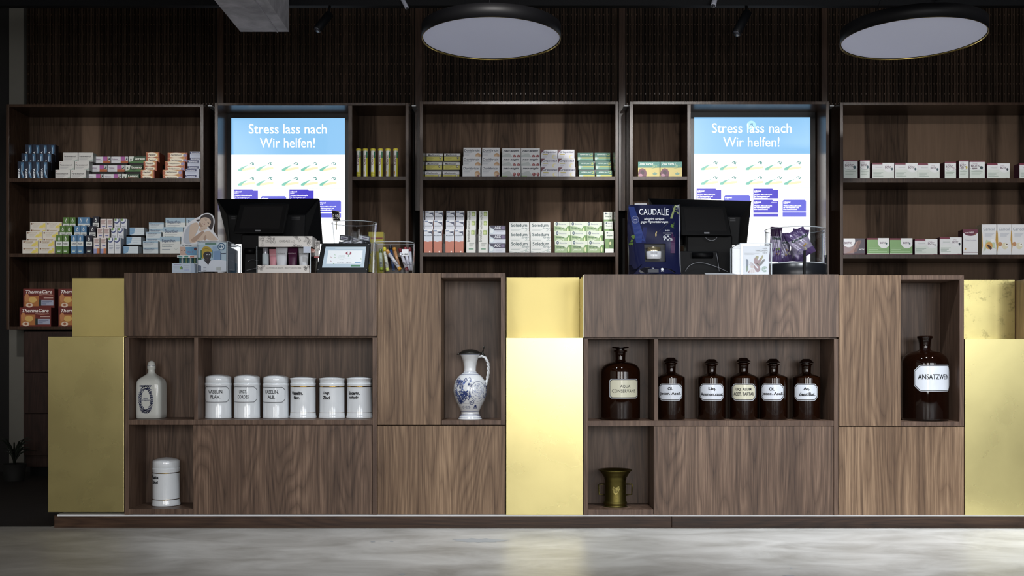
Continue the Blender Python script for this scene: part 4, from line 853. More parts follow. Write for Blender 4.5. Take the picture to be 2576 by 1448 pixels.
# brown glass bottles
GLASS = amber('amber_glass', (.05, .014, .004), .8); GLASSD = amber('dark_amber_glass', (.015, .006, .004), .5)
def bottle(cxp, Y, pr, base, lab, nm, lb, lines, xo, stop, wl, zl, corner, cream=False, clip=1.3, glass=GLASS):
    k = Y/F; X = WX(cxp, Y); z0 = WZ(base, YC)+.0008; zp = lambda p: WZ(p, Y)
    t = thing(nm, lab, 'bottle', (X, Y, z0), 'brown glass pharmacy bottles')
    b = MB(); out = [(r*k, max(z0, zp(p))) for r, p in pr]
    inner = [(max(.001, r-.0028), z) for r, z in out[::-1]]; inner = [q for q in inner if q[1] > z0+.006]+[(out[1][0]-.004, z0+.006), (0, z0+.006)]
    b.lathe([(0, z0)]+out+inner, glass, X, Y, 56); b.build('bottle_body', t)
    R = max(r for r, p in pr[:4])*k; wp = cyl(X, Y, R+.0008)
    L = MB(); o = xo*R; za = zp(zl[1]); zb = zp(zl[0]); xa, xb = o-wl*R, min(o+wl*R, R*clip); cr = corner*k
    octo_label(L, wp, xa, xb, za, zb, cr, .0, ink('#c9ccd2', .3), 26); octo_label(L, wp, xa+1.6*k, xb-(1.6*k), za+1.6*k, zb-1.6*k, cr*.95, -.0004, TXT, 26)
    octo_label(L, wp, xa+3*k, xb-3*k, za+3*k, zb-3*k, cr*.9, -.0008, ink('#d9d6bf' if cream else '#e0e5ee', .18, 0, .5), 26)
    for s, xc, yy, ww, hh, bo in lines: wtext(L, wp, s, (xc)*k, zp(yy), ww*k, hh*k, -.0012, TXT, bo)
    L.build('paper_label', t, label='cream octagonal label' if cream else 'white octagonal label')
    if stop:
        s = MB(); s.lathe([(r*k, zp(p)) for r, p in stop[0]], GLASSD, X, Y, stop[1], stop[1] > 12); s.build('stopper', t)
ab = [(47, 1058), (49, 1055), (49.5, 1050), (49.5, 936), (48.5, 929), (44, 921), (36, 914.5), (26, 911), (17, 910), (13.5, 908), (12.5, 903), (13, 890), (13.5, 884.5), (17, 884), (17, 881.5), (14, 880.5)]
bottle(1560.5, 4.307, ab, 1058, 'large brown bottle labelled AQUA CONSERVANS in the left niche of the right counter', 'pharmacy_bottle', 1, [('AQUA', 12.5, 970.5, 25.5, 7.5, .0), ('CONSERVANS', 9.5, 981.5, 61, 8, .0)], .22, ([(13, 881), (10, 878), (11, 877), (21, 876), (21.5, 874), (20, 871.8), (0, 871.5)], 40), .80, (951.5, 1000), 5, True, 1.2)
def sb(dy): return [(33, 1057.5), (34, 1055), (34.5, 1052), (34.5, 950), (34, 948), (27, 943.5+dy*.3), (17, 939+dy*.5), (12.5, 937+dy*.6), (11.5, 934+dy*.8), (12, 920+dy), (13, 914.5+dy), (15.8, 914+dy), (16, 912+dy), (13, 911+dy)]
def st(dy, flat=False): return ([(13, 911.5+dy), (10, 909.5+dy), (17.8, 909+dy), (18, 907.5+dy), (9.5, 899+dy), (8, 898.6+dy), (0, 898.6+dy)], 8 if not flat else 30)
for cx, dy, lns, xo, lb, wl, cream, fl in ((1688, 0, [('Ol.', -2, 976, 12, 8, .04), ('Jecor. Asell.', -2, 989, 56, 9, .035)], -.06, 'brown bottle with Ol. Jecor. Asell. label partly behind the divider', .98, False, False),
        (1790, 4, [('Liq.', 2, 977, 19, 9, .04), ('Ammon.caust.', 2, 990, 62, 8.5, .035)], .02, 'brown bottle labelled Liq. Ammon.caust., second of the five', 1.0, False, False),
        (1870.5, .5, [('LIQ. ALUM.', 1, 978, 41, 8, .02), ('ACET. TARTAR.', 1, 989.5, 54, 8, .02)], .02, 'brown bottle with cream label LIQ. ALUM. ACET. TARTAR., middle of the five', .98, True, False),
        (1945.5, 3, [('Ol.', -4, 977, 13, 8.5, .04), ('Jecor. Asell.', -2, 989.5, 56, 9, .035)], -.1, 'brown bottle labelled Ol. Jecor. Asell., fourth of the five', .92, False, False),
        (2028, 3.5, [('Aq.', 1, 977, 15, 9, .04), ('destillat.', 3, 990, 41, 9, .035)], -.02, 'brown bottle labelled Aq. destillat., rightmost of the five', .93, False, True)):
    bottle(cx, 4.32, sb(dy), 1058, lb, 'pharmacy_bottle', 1, lns, xo, st(dy, fl), wl, (963.8, 1006), 9, cream, 1.3)
cb = [(53, 1058), (55.5, 1055), (56, 1050), (56, 915), (55, 907), (50, 896), (40, 888), (28, 884), (18, 882), (14, 880), (13, 876), (14, 862), (16, 852), (18.5, 850), (18.5, 845.5), (15, 844.5)]
bottle(2326.5, 4.298, cb, 1060, 'largest brown bottle labelled ANSATZWEIN in the upright right niche', 'pharmacy_bottle', 1, [('ANSATZWEIN', 26, 946.5, 84, 13, .02)], .52, None, .98, (917, 982.5), 14, False, 1.5, amber('deep_amber_glass', (.025, .007, .003), .75))
# bronze mortar
def mortar():
    Y = 4.30; X = WX(1548, Y); k = Y/F; z0 = WZ(1281, YC)+.0005; zp = lambda p: WZ(p, Y)
    t = thing('bronze_mortar', 'old bronze mortar with flared rim and square handles', 'mortar', (X, Y, z0))
    b = MB(); pr = [(30, 1280), (31, 1277), (30, 1273), (28, 1270), (28.5, 1266), (30, 1264), (28.5, 1261), (27, 1258), (27.5, 1254), (26.5, 1251), (26.5, 1206), (28, 1204), (27.5, 1200), (30, 1197), (34, 1190), (39, 1184), (42, 1181.5), (42, 1180), (39, 1181.5), (33, 1188), (27, 1198), (23, 1215), (22, 1250), (0, 1258)]
    b.lathe([(0, z0)]+[(r*k, max(z0, zp(p))) for r, p in pr], BRASS_OLD, X, Y, 56)
    wp = cyl(X, Y, 26.5*k); rl = ink('#857a48', .4, .9); rd = ink('#3f3a1c', .45, .8)
    b.poly([(x_*k, zp(y_)) for x_, y_ in ((-6, 1220), (1, 1223), (9, 1219), (11, 1227), (6, 1236), (1, 1241), (-5, 1235), (-8, 1227))], -.001, rl, wp)
    b.line([(x_*k, zp(y_)) for x_, y_ in ((-4, 1225), (2, 1229), (0, 1235), (5, 1233), (8, 1224))], .0016, -.0015, rd, wp)
    b.build('mortar_body', t, fix=True)
    for s in (-1, 1):
        h = MB(); h.tube([(X+s*25*k, Y, zp(1217)), (X+s*41*k, Y, zp(1217)), (X+s*42.5*k, Y, zp(1219)), (X+s*41*k, Y, zp(1243)), (X+s*26*k, Y, zp(1244))], 1.8*k, BRASS_OLD, 8); h.build('handle', t)
mortar()
# ---------------------------------------------------------------- things on the left counter
ZT1 = WZ(686.5, YC)+.0004; ZT2 = WZ(690.5, YC)+.0004        # worktop heights
def crop(x0, y0, sc, Y):
    return lambda a, c: (WX(x0+a/sc, Y), WZ(y0+c/sc, Y))
# cash registers
def register(lab, C, back, front, Yb, Yf, disp, scr, Yd, zt, base, logo, vents, col):
    q = [C(Yb)(*p) for p in back]; f = [C(Yf)(*p) for p in front]
    cx = sum(p[0] for p in q)/4
    t = thing('cash_register', lab, 'cash register', (cx, Yb, zt), 'cash registers')
    b = MB(); B3 = [(p[0], Yb+.012*(i < 2), p[1]) for i, p in enumerate(q)]; F3 = [(p[0], Yf, p[1]) for p in f]
    b.hexa([F3[3], F3[2], F3[1], F3[0]], [B3[3], B3[2], B3[1], B3[0]], BLACKP)
    b.hexa([B3[3], B3[2], B3[1], B3[0]], [(x, y+.03, z) for x, y, z in (B3[3], B3[2], B3[1], B3[0])], BLACK)
    b.build('monitor', t, bevel=.004, fix=True)
    v = MB()
    for a in vents:
        p0 = C(Yf)(a[0], a[1]); p1 = C(Yf)(a[2], a[3]); v.rect(p0[0], p1[0], p1[1], p0[1], Yf-.0015, ink('#2c2d33', .4))
    v.build('vent_slots', t)
    G = C(Yd); P = [G(*p) for p in disp]; S_ = [G(*p) for p in scr]
    d = MB(); A = [(P[i][0], Yd+(.03 if i < 2 else 0), P[i][1]) for i in range(4)]
    d.hexa([A[3], A[2], A[1], A[0]], [(x, y+.02, z-.002) for x, y, z in (A[3], A[2], A[1], A[0])], BLACK); dd = d.build('customer_display', t, bevel=.004, fix=True)
    zlo, zhi = P[3][1], P[0][1]
    yy = lambda z, o: Yd+.03*(z-zlo)/(zhi-zlo)-o
    s = MB(); s.add([(x, yy(z, .001), z) for x, z in (S_[3], S_[2], S_[1], S_[0])], [(0, 1, 2, 3)], SCREENOFF); s.build('display_glass', dd).matrix_parent_inverse = Matrix.Identity(4)
    l0 = G(*logo[:2]); l1 = G(*logo[2:]); s = MB(); s.add([(l0[0], yy(l1[1], .001), l1[1]), (l1[0], yy(l1[1], .001), l1[1]), (l1[0], yy(l0[1], .001), l0[1]), (l0[0], yy(l0[1], .001), l0[1])], [(0, 1, 2, 3)], ink('#8c8d92', .4)); s.build('maker_plate', dd).matrix_parent_inverse = Matrix.Identity(4)
    g = C(4.56)
    n = MB(); a = g(*col[0]); c_ = g(*col[1]); n.box(a[0], c_[0], 4.56, 4.64, zt+.03, a[1], BLACK); n.build('stand_column', t, bevel=.006)
    n = MB(); a = g(*base[0]); c_ = g(*base[1]); n.prism([(a[0], zt), (a[0]+.004, a[1]), (c_[0]-.012, a[1]), (c_[0], zt)], 4.50, 4.80, BLACKP); n.build('printer_base', t, bevel=.004)
    h = MB(); a = g(*base[2]); h.tube([(a[0], 4.49, a[1]), (g(*base[3])[0], 4.49, a[1])], .013, BLACK, 14); h.build('hinge', t)
    return t
CL = lambda Y: crop(420, 480, 6.44, Y)
register('left cash register with black customer display facing the camera', CL, [(790, 120), (2450, 115), (2510, 850), (1010, 850)], [(980, 385), (2235, 385), (2225, 860), (1015, 860)], 4.76, 4.66,
         [(1150, 190), (1945, 185), (1880, 688), (1075, 680)], [(1225, 240), (1860, 235), (1810, 610), (1165, 605)], 4.52, ZT1, [(1300, 960), (2300, 1320), (1330, 1000), (1480, 1000)], (1430, 632, 1515, 655),
         [(2020, 422, 2160, 430), (2020, 452, 2160, 460), (1045, 418, 1110, 426), (1045, 448, 1110, 456)], [(1200, 700), (1900, 1320)])
CR = lambda Y: crop(1560, 480, 6.295, Y)
register('right cash register with black customer display, beside the foil display pack', CR, [(465, 118), (2095, 148), (2010, 850), (560, 860)], [(640, 400), (1910, 415), (1880, 860), (700, 860)], 4.76, 4.66,
         [(965, 215), (1700, 225), (1770, 705), (975, 700)], [(1020, 260), (1640, 270), (1690, 630), (1050, 630)], 4.52, ZT2, [(760, 975), (1550, 1300), (1100, 1045), (1420, 1045)], (1332, 652, 1415, 675),
         [(1740, 440, 1825, 447), (1740, 470, 1825, 477)], [(1050, 700), (1780, 1300)])
def cable(C, pts, r, lab, m, Y=4.48):
    P = [C(Y)(*p) for p in pts]; n = []
    for i in range(len(P)-1):
        p0 = P[max(i-1, 0)]; p1 = P[i]; p2 = P[i+1]; p3 = P[min(i+2, len(P)-1)]
        for j in range(6):
            u = j/6; n.append(tuple(.5*((2*p1[k])+(-p0[k]+p2[k])*u+(2*p0[k]-5*p1[k]+4*p2[k]-p3[k])*u*u+(-p0[k]+3*p1[k]-3*p2[k]+p3[k])*u**3) for k in (0, 1)))
    n.append(P[-1]); b = MB(); b.tube([(x, Y, max(z, ZT1*0+1.03+r)) for x, z in n], r, m, 8)
    tag(b.build('cable'), lab, 'cable')
GC = ink('#8d8e94', .4)
cable(CR, [(1030, 1275), (1090, 1190), (1180, 1145), (1290, 1138), (1400, 1160), (1560, 1215), (1700, 1278)], .0012, 'grey cable looping over the base of the right cash register', GC)
cable(CR, [(1522, 985), (1540, 1060), (1558, 1180), (1570, 1275)], .001, 'thin grey cable hanging down the right cash register base', GC)
cable(CR, [(1352, 735), (1395, 770), (1445, 785), (1500, 770), (1535, 732)], .0012, 'short grey cable loop under the right customer display', GC, 4.535)
cable(CL, [(1290, 1285), (1400, 1262), (1480, 1240)], .0012, 'thin pale cable on the counter left of the floral cosmetics display', GC)
cable(CL, [(1310, 1150), (1340, 1122), (1400, 1115), (1480, 1130)], .001, 'thin grey cable arching behind the floral cosmetics display', GC)
# paper sheets
def sheets(C, pts, lab, zt, m=WHITE, Y0=4.30):
    P = [C(Y0)(*p) for p in pts]; x0 = min(p[0] for p in P); x1 = max(p[0] for p in P); h = (max(p[1] for p in P)-zt)
    b = MB(); b.add([(x0, Y0, zt), (x1, Y0+.01, zt), (x1-.01, Y0+.16, zt), (x0+.02, Y0+.17, zt), (x0, Y0, zt+.003), (x1, Y0+.01, zt+h*.3), (x1-.01, Y0+.16, zt+h), (x0+.02, Y0+.17, zt+h)], [(0, 1, 5, 4), (1, 2, 6, 5), (2, 3, 7, 6), (3, 0, 4, 7), (4, 5, 6, 7), (3, 2, 1, 0)], m)
    tag(b.build('paper_stack'), lab, 'papers')
sheets(CL, [(995, 1268), (1420, 1315)], 'flat white papers in front of the left cash register', ZT1)
sheets(CR, [(1380, 1245), (1885, 1305)], 'flat white papers between the right cash register and the hand-print donation box', ZT2)
sheets(CR, [(240, 1321), (1138, 1325)], 'flat dark blue leaflets under the foil display pack', ZT2, ink('#2a2c4e', .3), 4.24)
# printed cosmetics display on the far left of the counter
C = CL(4.42); C3 = CL
t = thing('cardboard_display', 'cardboard display with cut-out of a seated woman above small tubes', 'display', (WX(500, 4.42), 4.42, ZT1))
OUT = [(240, 870), (245, 720), (285, 600), (345, 515), (430, 465), (470, 435), (520, 420), (560, 380), (640, 355), (710, 365), (755, 405), (775, 480), (762, 570), (745, 640), (790, 700), (850, 790), (850, 870)]
b = MB(); b.prism([C(*p) for p in soft([(490, 905)]*2+[(236, 905)]*2+OUT[1:-1]+[(866, 860)]*2+[(500, 860)]*2, 1)], 4.42, 4.424, ink('#eef0f6', .5)); y = 4.4196
SK = ink('#dcc6b4', .5); SKD = ink('#b89c8a', .5); HR = ink('#3d3436', .5)
def pl(pts, m, dy=0): b.poly([C(*p) for p in soft(pts)], y-dy, m)
pl([(262, 860), (270, 730), (305, 620), (365, 545), (450, 515), (510, 520), (520, 600), (470, 700), (420, 860)], ink('#c3cad6', .5))
pl([(370, 620), (370, 560), (420, 520), (500, 505), (515, 580), (500, 640), (450, 720), (480, 780), (560, 700), (640, 650), (700, 650), (800, 760), (850, 800), (640, 800), (620, 720), (600, 800), (520, 800), (430, 850), (370, 840), (352, 760)], SK, .0003)
pl([(400, 830), (390, 780), (430, 760), (560, 650), (620, 650), (560, 720), (470, 820)], SKD, .0004)
pl([(590, 800), (600, 740), (640, 700), (640, 800)], SKD, .0004)
pl([(520, 470), (560, 400), (640, 372), (710, 385), (752, 440), (755, 540), (735, 620), (705, 640), (660, 560), (600, 470)], HR, .0004); pl([(470, 475), (520, 455), (545, 470), (520, 495), (485, 492)], HR, .0003)
pl([(540, 500), (545, 450), (590, 425), (660, 430), (710, 470), (715, 520), (690, 570), (640, 590), (570, 570)], SK, .0006)
pl([(520, 500), (560, 520), (600, 580), (560, 600), (515, 560)], SKD, .0005)
for p in ([(604, 466), (630, 466), (650, 480), (628, 482)], [(652, 508), (672, 510), (690, 528), (668, 526)]): pl(p, HR, .0009)
for p in ([(606, 452), (640, 456), (656, 468), (630, 462)], [(664, 498), (690, 506), (700, 520), (680, 512)]): b.line([C(*q) for q in p[:3]], .0006, y-.0009, HR)
b.line([C(*q) for q in ((622, 498), (612, 520), (624, 524))], .0007, y-.0009, SKD)
pl([(574, 516), (588, 538), (612, 552), (622, 544), (600, 532)], ink('#9a4a4c'), .0009); pl([(580, 522), (592, 536), (610, 545), (612, 541), (596, 530)], ink('#f2ecea'), .001)
pl([(510, 640), (540, 590), (600, 572), (660, 590), (650, 620), (560, 650)], SK, .0008)
for i in range(4): b.line([C(540+i*26, 598), C(525+i*26, 640)], .0009, y-.001, SKD)
b.build('cutout_figure', t, label='printed cut-out of a woman hugging her knees')
b = MB(); C = CL(4.36); p0 = C(208, 1310); p1 = C(488, 860); b.box(p0[0], p1[0], 4.36, 4.42, ZT1, p1[1], ink('#dfe5ea')); y = 4.3597
def rr(x0, y0, x1, y1, m, dy=0): a = C(x0, y0); c_ = C(x1, y1); b.rect(a[0], c_[0], c_[1], a[1], y-dy, m)
rr(214, 908, 486, 1040, ink('#6ea6cf')); rr(214, 905, 300, 1040, ink('#d9c3b8'), .0003)
b.poly([C(*p) for p in [(214, 905), (290, 905), (310, 960), (300, 1000), (325, 1035), (214, 1040)]], y-.0004, ink('#cdb0a2')); b.ell(*C(462, 940), .0065, .0062, y-.0005, ink('#5a2430'))
for ex in (240, 288): b.ell(*C(ex, 962), .0035, .0018, y-.0006, HR)
a = C(250, 893); c_ = C(400, 876); b.text('Dr. NEOCARE', a[0], c_[0], a[1], c_[1], y-.0003, ink('#3a3a40'), .03); a = C(335, 1000); c_ = C(415, 975); b.text('3 in 1', a[0], c_[0], a[1], c_[1], y-.0006, ink('#b04070'), .02)
b.build('header_card', t)
tt = MB(); C = CL(4.33)
for i in range(9):
    x, z = C(195+i*34, 1100); m = [ink('#3c6a74'), ink('#b9c4c4'), ink('#2c5c66'), ink('#7a8f6a')][i % 4]; zt_ = C(0, 1085)[1]
    tt.tube([(x, 4.345, C(0, 1170)[1]-.02), (x, 4.345, zt_)], .0042, m, 10); tt.tube([(x, 4.345, zt_), (x, 4.345, zt_+.008)], .003, WHITE, 10)
tt.build('sample_tubes', t)
b = MB(); y = 4.3297; p0 = C(165, 1110); p1 = C(488, 1040); b.box(p0[0], p1[0], 4.33, 4.334, p1[1]-.011, p1[1], ink('#e6e8e8')); b.box(p0[0], p1[0], 4.33, 4.357, ZT1, C(0, 1172)[1], ink('#cfd8dc'))
for i in range(3): rr(185+i*95, 1075, 250+i*95, 1055, ink(['#5a9a9a', '#3f8f78', '#c97a6a'][i]))
b.build('tray', t)
C = CL(4.26); y = 4.2597; b = MB(); p0 = C(80, 1318); p1 = C(385, 1172)
b.box(p0[0], p1[0], 4.26, 4.30, ZT1, p1[1], ink('#c3d2e4')); b.prism([(p1[0], ZT1), (C(450, 0)[0], ZT1), (C(440, 0)[0], p1[1]-.001), (p1[0], p1[1])], 4.262, 4.30, ink('#aebfd6'))
rr(110, 1200, 230, 1190, ink('#8f7fa8')); rr(100, 1225, 210, 1220, ink('#a8b6c8')); rr(110, 1250, 200, 1245, ink('#a8b6c8')); rr(265, 1215, 360, 1210, ink('#a8b6c8')); rr(265, 1250, 350, 1245, ink('#a8b6c8')); rr(280, 1285, 360, 1275, ink('#9aa8d8'))
b.poly([C(*p) for p in [(232, 1215), (205, 1245), (210, 1275), (232, 1268)]], y-.0002, ink('#7fa84a')); b.poly([C(*p) for p in [(234, 1215), (256, 1245), (250, 1275), (232, 1270)]], y-.0002, ink('#2f6a5a'))
tag(b.build('medicine_box'), 'small pale blue box with green leaf drop at the left counter edge', 'box')
# donation box with printed picture
def acrylic(t, x0, x1, y0, y1, z0, z1, th=.003):
    b = MB()
    for a in ((x0, x1, y0, y0+th, z0, z1), (x0, x1, y1-th, y1, z0, z1), (x0, x0+th, y0+th, y1-th, z0, z1), (x1-th, x1, y0+th, y1-th, z0, z1), (x0, x1, y0, y1, z0, z0+th), (x0, x1, y0, y1, z1-th, z1)): b.box(*a, CLEAR)
    o = b.build('clear_case', t); e = MB(); r = .0013
    for x in (x0, x1):
        for yy in (y0, y1): e.box(x-r, x+r, yy-r, yy+r, z0, z1, EDGE)
        e.box(x-r, x+r, y0, y1, z1-r, z1+r, EDGE)
    for yy in (y0, y1): e.box(x0, x1, yy-r, yy+r, z1-r, z1+r, EDGE); e.box(x0, x1, yy-r, yy+r, z0, z0+2*r, EDGE)
    e.build('polished_edges', t); return o
YA = 4.27; C = CL(YA); p0 = C(490, 1318); p1 = C(978, 812); t = thing('donation_box', 'clear acrylic donation box with picture of a person in a yellow headwrap', 'box', ((p0[0]+p1[0])/2, YA, ZT1))
acrylic(t, p0[0], p1[0], YA, YA+.21, ZT1, p1[1])
Ya = YA+.006; b = MB(); y = Ya; C = CL(Ya)
b.box(C(505, 0)[0], C(962, 0)[0], y, y+.001, C(0, 1308)[1], C(0, 830)[1], ink('#b9cfdc')); y -= .0004
def pg(pts, m, dy=0): b.poly([C(*p) for p in (soft(pts) if len(pts) > 5 else pts)], y-dy, m)
GRN_ = ink('#2f6a4e'); YL = ink('#c2a53a'); DK = ink('#2a2226'); WC = ink('#e4e8f0')
pg([(505, 830), (962, 830), (962, 870), (505, 870)], ink('#cfdfe6')); pg([(620, 848), (800, 848), (800, 866), (620, 866)], GRN_, .0002)
pg([(505, 1080), (560, 1080), (560, 1120), (505, 1120)], GRN_, .0002); pg([(545, 960), (570, 960), (570, 1080), (545, 1080)], GRN_, .0001); pg([(725, 965), (740, 965), (740, 1080), (725, 1080)], GRN_, .0001)
pg([(740, 900), (820, 900), (820, 1130), (740, 1130)], ink('#9fb9d6'), .0001); pg([(750, 980), (860, 960), (880, 1120), (760, 1130)], ink('#7f9fc4'), .0002)
pg([(868, 980), (882, 980), (882, 1150), (868, 1150)], ink('#2a3550'), .0003); pg([(880, 1008), (955, 1005), (955, 1018), (880, 1020)], ink('#2a3550'), .0003)
pg([(505, 1120), (590, 1110), (640, 1180), (700, 1130), (800, 1110), (962, 1130), (962, 1130), (962, 1308), (962, 1308), (505, 1308), (505, 1308), (505, 1120)], WC, .0004)
pg([(590, 1110), (640, 1130), (720, 1110), (670, 1200)], DK, .0005)
pg([(575, 1100), (562, 1000), (570, 930), (600, 900), (650, 895), (700, 915), (730, 960), (728, 1000), (700, 980), (640, 985), (600, 1040), (590, 1105)], YL, .0006)
pg([(585, 1040), (600, 1000), (650, 978), (700, 985), (722, 1020), (715, 1080), (690, 1125), (650, 1135), (605, 1110)], DK, .0007)
pg([(640, 1030), (660, 1028), (660, 1036), (640, 1038)], WC, .0009); pg([(680, 1030), (698, 1030), (698, 1037), (680, 1038)], WC, .0009); pg([(640, 1095), (675, 1092), (665, 1104), (645, 1104)], ink('#5a3c3e'), .0009)
pg([(570, 950), (640, 925), (720, 955), (640, 940)], ink('#9a7f24'), .0008)
b.ell(*C(882, 903), .0155, .0155, y-.0006, ink('#2f5f82'), 24); b.ell(*C(882, 903), .0118, .0118, y-.0008, ink('#dfe8ee'), 24); pg([(845, 890), (880, 875), (890, 900), (860, 930)], ink('#2f5f82'), .001); pg([(895, 880), (915, 900), (905, 925), (890, 910)], ink('#2f5f82'), .001)
pg([(505, 1200), (555, 1215), (555, 1300), (505, 1300)], ink('#6a7488'), .0005); pg([(800, 1235), (880, 1230), (880, 1285), (800, 1285)], ink('#c2c6c4'), .0006)
for i in range(3): pg([(590, 1240+i*22), (640, 1240+i*22), (640, 1248+i*22), (590, 1248+i*22)], ink('#9aa0ac'), .0006)
b.build('printed_picture', t)
b = MB(); YI = 4.40; C = CL(YI)
b.prism([C(985, 900), C(1000, 1290), C(1100, 1290), C(1090, 960)], YI, YI+.003, ink('#8f98a4')); b.build('folded_leaflet', t)
# leaflet holder behind
C = CL(4.55); b = MB(); b.prism([C(1010, 900), (C(1010, 0)[0], ZT1), (C(1175, 0)[0], ZT1), C(1172, 985), C(1140, 960)], 4.52, 4.523, ink('#aab0ba', .3)); b.prism([C(1060, 1160), (C(1060, 0)[0], ZT1), (C(1165, 0)[0], ZT1), C(1165, 1190)], 4.516, 4.519, ink('#5f8ba8'))
tag(b.build('leaflet_holder', fix=True), 'grey leaflet sheets standing behind the yellow headwrap donation box', 'leaflets')
# floral cosmetics display
YA = 4.28; C = CL(YA); t = thing('cosmetics_display', 'white floral cosmetics display holding five small products', 'display', (WX(722, YA), YA, ZT1))
xl, zb_ = C(1480, 1310); xr_ = C(2320, 1310)[0]; ztop = C(0, 735)[1]
b = MB(); IV = ink('#ddd8d3'); LN = ink('#3c3638')
b.box(xl, xr_, YA+.10, YA+.104, ZT1, ztop, BLACKP); b.build('back_wall', t)
random.seed(3)
def ginkgo(b, x0, x1, z0, z1, y, n, gap=None):
    for i in range(n):
        cx = random.uniform(x0+.006, x1-.006); cz = random.uniform(z0+.004, z1-.004); r = random.uniform(.006, .011); a0 = random.uniform(0, 6.28); sp = random.uniform(1.6, 2.6)
        if gap and gap[0] < cx < gap[1]: continue
        cl = lambda p: (min(max(p[0], x0), x1), min(max(p[1], z0), z1))
        arc = [cl((cx+r*(1+.12*cos(7*q/8*sp))*cos(a0+sp*q/8), cz+r*(1+.12*sin(9*q/8))*sin(a0+sp*q/8))) for q in range(9)]
        b.line([cl((cx, cz))]+arc+[cl((cx, cz))], .0006, y, LN)
        for q in (2, 4, 6): b.line([cl((cx, cz)), arc[q]], .0003, y, LN)
a = C(1485, 735); c_ = C(2355, 905); b = MB(); b.box(a[0], c_[0], YA-.002, YA+.008, c_[1], a[1], IV); b.box(a[0], c_[0], YA+.008, YA+.0995, a[1]-.004, a[1], IV); b.box(c_[0]-.003, c_[0], YA+.008, YA+.0995, c_[1], a[1]-.004, IV); ginkgo(b, a[0], c_[0], c_[1], a[1], YA-.0024, 46, (C(1790, 0)[0], C(2030, 0)[0]))
p = C(1820, 830); q = C(1995, 795); b.text('CAUDALÍE', p[0], q[0], p[1], q[1]+.002, YA-.0024, LN); b.build('header', t)
a = C(1480, 1205); c_ = C(2315, 1300); b = MB(); b.box(a[0], c_[0], YA-.012, YA-.009, ZT1+.001, a[1], IV); ginkgo(b, a[0], C(1600, 0)[0], c_[1], a[1], YA-.0124, 8); ginkgo(b, C(2210, 0)[0], c_[0], c_[1], a[1], YA-.0124, 8)
p = C(1615, 1260); q = C(2185, 1240); b.text('CULTIVONS LA BEAUTÉ - BEAUTY GROWS HERE', p[0], q[0], p[1], q[1], YA-.0124, LN, .005); b.build('front_lip', t)
b = MB(); b.box(xl-.003, xr_+.003, YA-.013, YA+.10, ZT1, ZT1+.001, CLEAR)
for x in (xl-.003, xr_+.001): b.box(x, x+.002, YA-.012, YA+.10, ZT1, C(0, 905)[1], CLEAR)
b.box(xl-.004, xl-.002, YA-.013, YA-.011, ZT1, C(0, 900)[1], EDGE); b.box(xr_+.003, xr_+.005, YA-.013, YA-.011, ZT1, C(0, 900)[1], EDGE); b.build('clear_sides', t)
ts = MB(); p = C(2365, 785); q = C(2445, 945); ts.box(p[0], q[0], YA+.04, YA+.05, q[1], p[1], IV); ginkgo(ts, p[0], q[0], q[1], p[1], YA+.0396, 10); p = C(2365, 945); q = C(2420, 1060); ts.box(p[0], q[0], YA+.041, YA+.049, q[1], p[1], ink('#b9b3ae')); ts.tube([(C(2400, 0)[0], YA+.045, ZT1), (C(2400, 0)[0], YA+.045, C(0, 950)[1])], .004, ink('#6a6868'), 8)
tag(ts.build('sample_stand'), 'narrow floral sample stand right beside the white floral display', 'stand')
b = MB(); p = C(2370, 1050); q = C(2445, 1075); b.box(p[0], q[0], YA+.02, YA+.035, q[1], p[1], ink('#8a1c20', .3)); b.tube([((p[0]+q[0])/2, YA+.03, q[1]), (p[0]+.004, YA+.03, ZT1)], .0018, ink('#55524c', .3), 8); tag(b.build('lip_pencil'), 'red-topped dark item at the right end of the floral display', 'cosmetic')
def prod(kind, x0, x1, y0, y1, col, lab, txt, tcol, Y):
    C = CL(Y); a = C(x0, y0); c_ = C(x1, y1); w = c_[0]-a[0]; X = (a[0]+c_[0])/2; z0 = ZT1+.0015; z1 = a[1]; t = thing('cosmetic_tube' if kind == 't' else 'cosmetic_bottle', lab, 'cosmetic', (X, Y, z0), 'products in the floral display')
    M_ = ink(col, .3)
    if kind == 't':
        b = MB(); n = 20; vs = []; fs = []
        for j, (f, dp) in enumerate(((.36, .36), (.38, .36), (.44, .25), (.5, .02))):
            z = (z0+.012, z0+.02, z0+(z1-z0)*.6, z1)[j]
            for i in range(n): q = 2*pi*i/n; vs.append((X+w*f*cos(q), Y+w*dp*sin(q), z))
        for j in range(3):
            for i in range(n): fs.append((j*n+i, j*n+(i+1) % n, (j+1)*n+(i+1) % n, (j+1)*n+i))
        fs.append(tuple(range(3*n, 4*n))); fs.append(tuple(range(n))[::-1]); b.add(vs, fs, M_, True)
        zt_ = z0+(z1-z0)*.74; b.text(txt, X-w*.36, X+w*.36, zt_, zt_+.0045, Y-w*.36, ink(tcol)); 
        for i in range(3): zz = z0+(z1-z0)*(.3-.07*i); b.rect(X-w*.2, X+w*.2, zz, zz+.0012, Y-w*.40, ink(tcol))
        b.build('tube_body', t); MB().lathe([(w*.34, z0), (w*.36, z0+.002), (w*.34, z0+.0125)], M_, X, Y, 20).build('cap', t)
    else:
        b = MB(); b.lathe([(w*.48, z0), (w*.5, z0+.002), (w*.5, z1-.028), (w*.42, z1-.024)], ink('#b9c4c8', .15), X, Y, 24)
        for i in range(6): b.rect(X-w*.3, X+w*.3, z0+.012+i*.006, z0+.014+i*.006, Y-w*.5-.0005, GREYT)
        b.build('bottle_body', t); MB().lathe([(w*.43, z1-.024), (w*.43, z1-.002), (w*.38, z1)], ink('#9a9ca4', .25, .6), X, Y, 24).build('cap', t)
